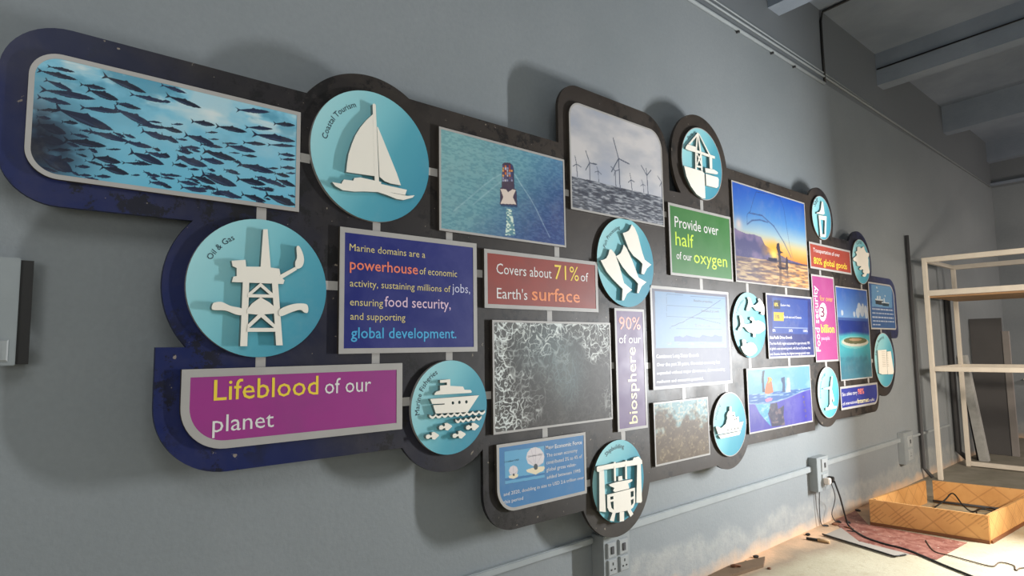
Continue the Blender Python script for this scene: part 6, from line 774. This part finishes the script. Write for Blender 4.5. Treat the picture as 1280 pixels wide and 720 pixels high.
# ================================================================ FLOOR THINGS
def slab(name, pts, z, mat, label, cat, th=None):
    bm = bmesh.new(); lo = [bm.verts.new((x, y, 0.0005)) for x, y in pts]; hi = [bm.verts.new((x, y, z)) for x, y in pts]
    n = len(pts); bm.faces.new(lo[::-1]); bm.faces.new(hi)
    for i in range(n): bm.faces.new((lo[i], lo[(i + 1) % n], hi[(i + 1) % n], hi[i]))
    bmesh.ops.recalc_face_normals(bm, faces=bm.faces); return tag(bm_link(name, bm, mat), label, cat)
slab('floor_mat', [(6.05, 2.31), (5.62, 2.31), (5.45, 2.22), (5.16, 2.0), (5.09, 1.72), (5.08, 1.44), (5.665, 1.40), (5.66, 2.07)], 0.003, RED, 'mottled red-brown sheet on the floor under the tray corner', 'floor sheet')
slab('cardboard_sheet', [(5.10, 2.19), (4.93, 1.66), (4.95, 1.64), (5.07, 1.60), (5.13, 1.95), (5.40, 2.18)], 0.006, simple('grey_card', hx(160, 150, 138), .8), 'thin grey sheet lying on the floor left of the red-brown sheet', 'floor sheet')
tag(bm_link('edge_rod', tube([(5.10, 2.20, .012), (4.93, 1.648, .010), (5.03, 1.61, .008)], 0.006, sm=1), DARK), 'dark strip along the front edge of the thin grey floor sheet', 'strip')
slab('wood_strip', [(3.3, 2.30), (3.95, 2.315), (4.27, 2.24), (4.11, 2.17), (3.75, 2.22), (3.3, 2.22)], 0.02, simple('strip_brown', hx(112, 88, 64), .8, 0, .15), 'flat brown strip lying on the floor at the foot of the wall', 'strip')
def lump(x, y, r, mat, lab, el=1.0, seed=0, z0=0.0):
    r_ = random.Random(seed); bm = bmesh.new(); bmesh.ops.create_icosphere(bm, subdivisions=2, radius=r)
    an = r_.random() * 3
    for v in bm.verts:
        v.co *= 0.75 + 0.5 * r_.random(); v.co.x *= el; v.co.z = max(v.co.z * 0.55, -r * 0.35)
    bmesh.ops.rotate(bm, verts=bm.verts, matrix=Matrix.Rotation(an, 3, 'Z')); mz = min(v.co.z for v in bm.verts); bmesh.ops.translate(bm, verts=bm.verts, vec=(x, y, z0 - mz))
    tag(bm_link('rubble_piece', bm, mat), lab, 'debris', 'debris scattered along the wall foot')
DEB = [(3.94, 2.27, .018, 2, 'dark lump lying on the flat brown strip'), (4.10, 2.29, .012, 4, 'long dark sliver beside the brown strip at the wall foot'), (4.26, 2.30, .018, 1.3, 'dark lump at the wall foot just past the brown strip'),
 (4.11, 2.13, .012, 1.2, 'tiny dark lump on the pale floor in front of the brown strip'), (5.03, 2.28, .018, 1.2, 'dark lump at the wall foot behind the small tool'), (5.377, 2.29, .014, 1.5, 'small dark piece where the straight grey wire meets the floor'),
 (5.47, 2.25, .02, 1.6, 'largest dark lump under the looping wires'), (5.56, 2.26, .02, 1.4, 'dark lump right of the looping wires by the wall'), (5.60, 2.20, .014, 2.5, 'dark chip on the wall-side corner of the red-brown sheet'),
 (5.44, 2.14, .01, 4, 'thin dark twig on the left edge of the red-brown sheet'), (5.36, 2.08, .009, 4, 'thin dark twig nearest the grey floor sheet'), (6.05, 2.29, .02, 1.2, 'dark lump at the wall foot behind the tray corner')]
for i, (x, y, r, e, lb) in enumerate(DEB):
    lump(x, y, r, DARK if i % 3 else PLYEDGE, lb, e, i, 0.02 if i in (0,) else (0.0035 if i in (8, 9) else 0.0))
t = empty('hand_brush', (4.93, 2.15, 0), 'small tool with a dark head and tan wooden handle on the floor', 'tool')
bm_link('handle', tube([(4.925, 2.16, .013), (4.935, 2.08, .013)], 0.013, sm=1), simple('tan_wood', hx(196, 160, 116), .6), t)
bm_link('head', tube([(4.915, 2.24, .010), (4.925, 2.16, .012)], 0.010, sm=1), DARK, t)
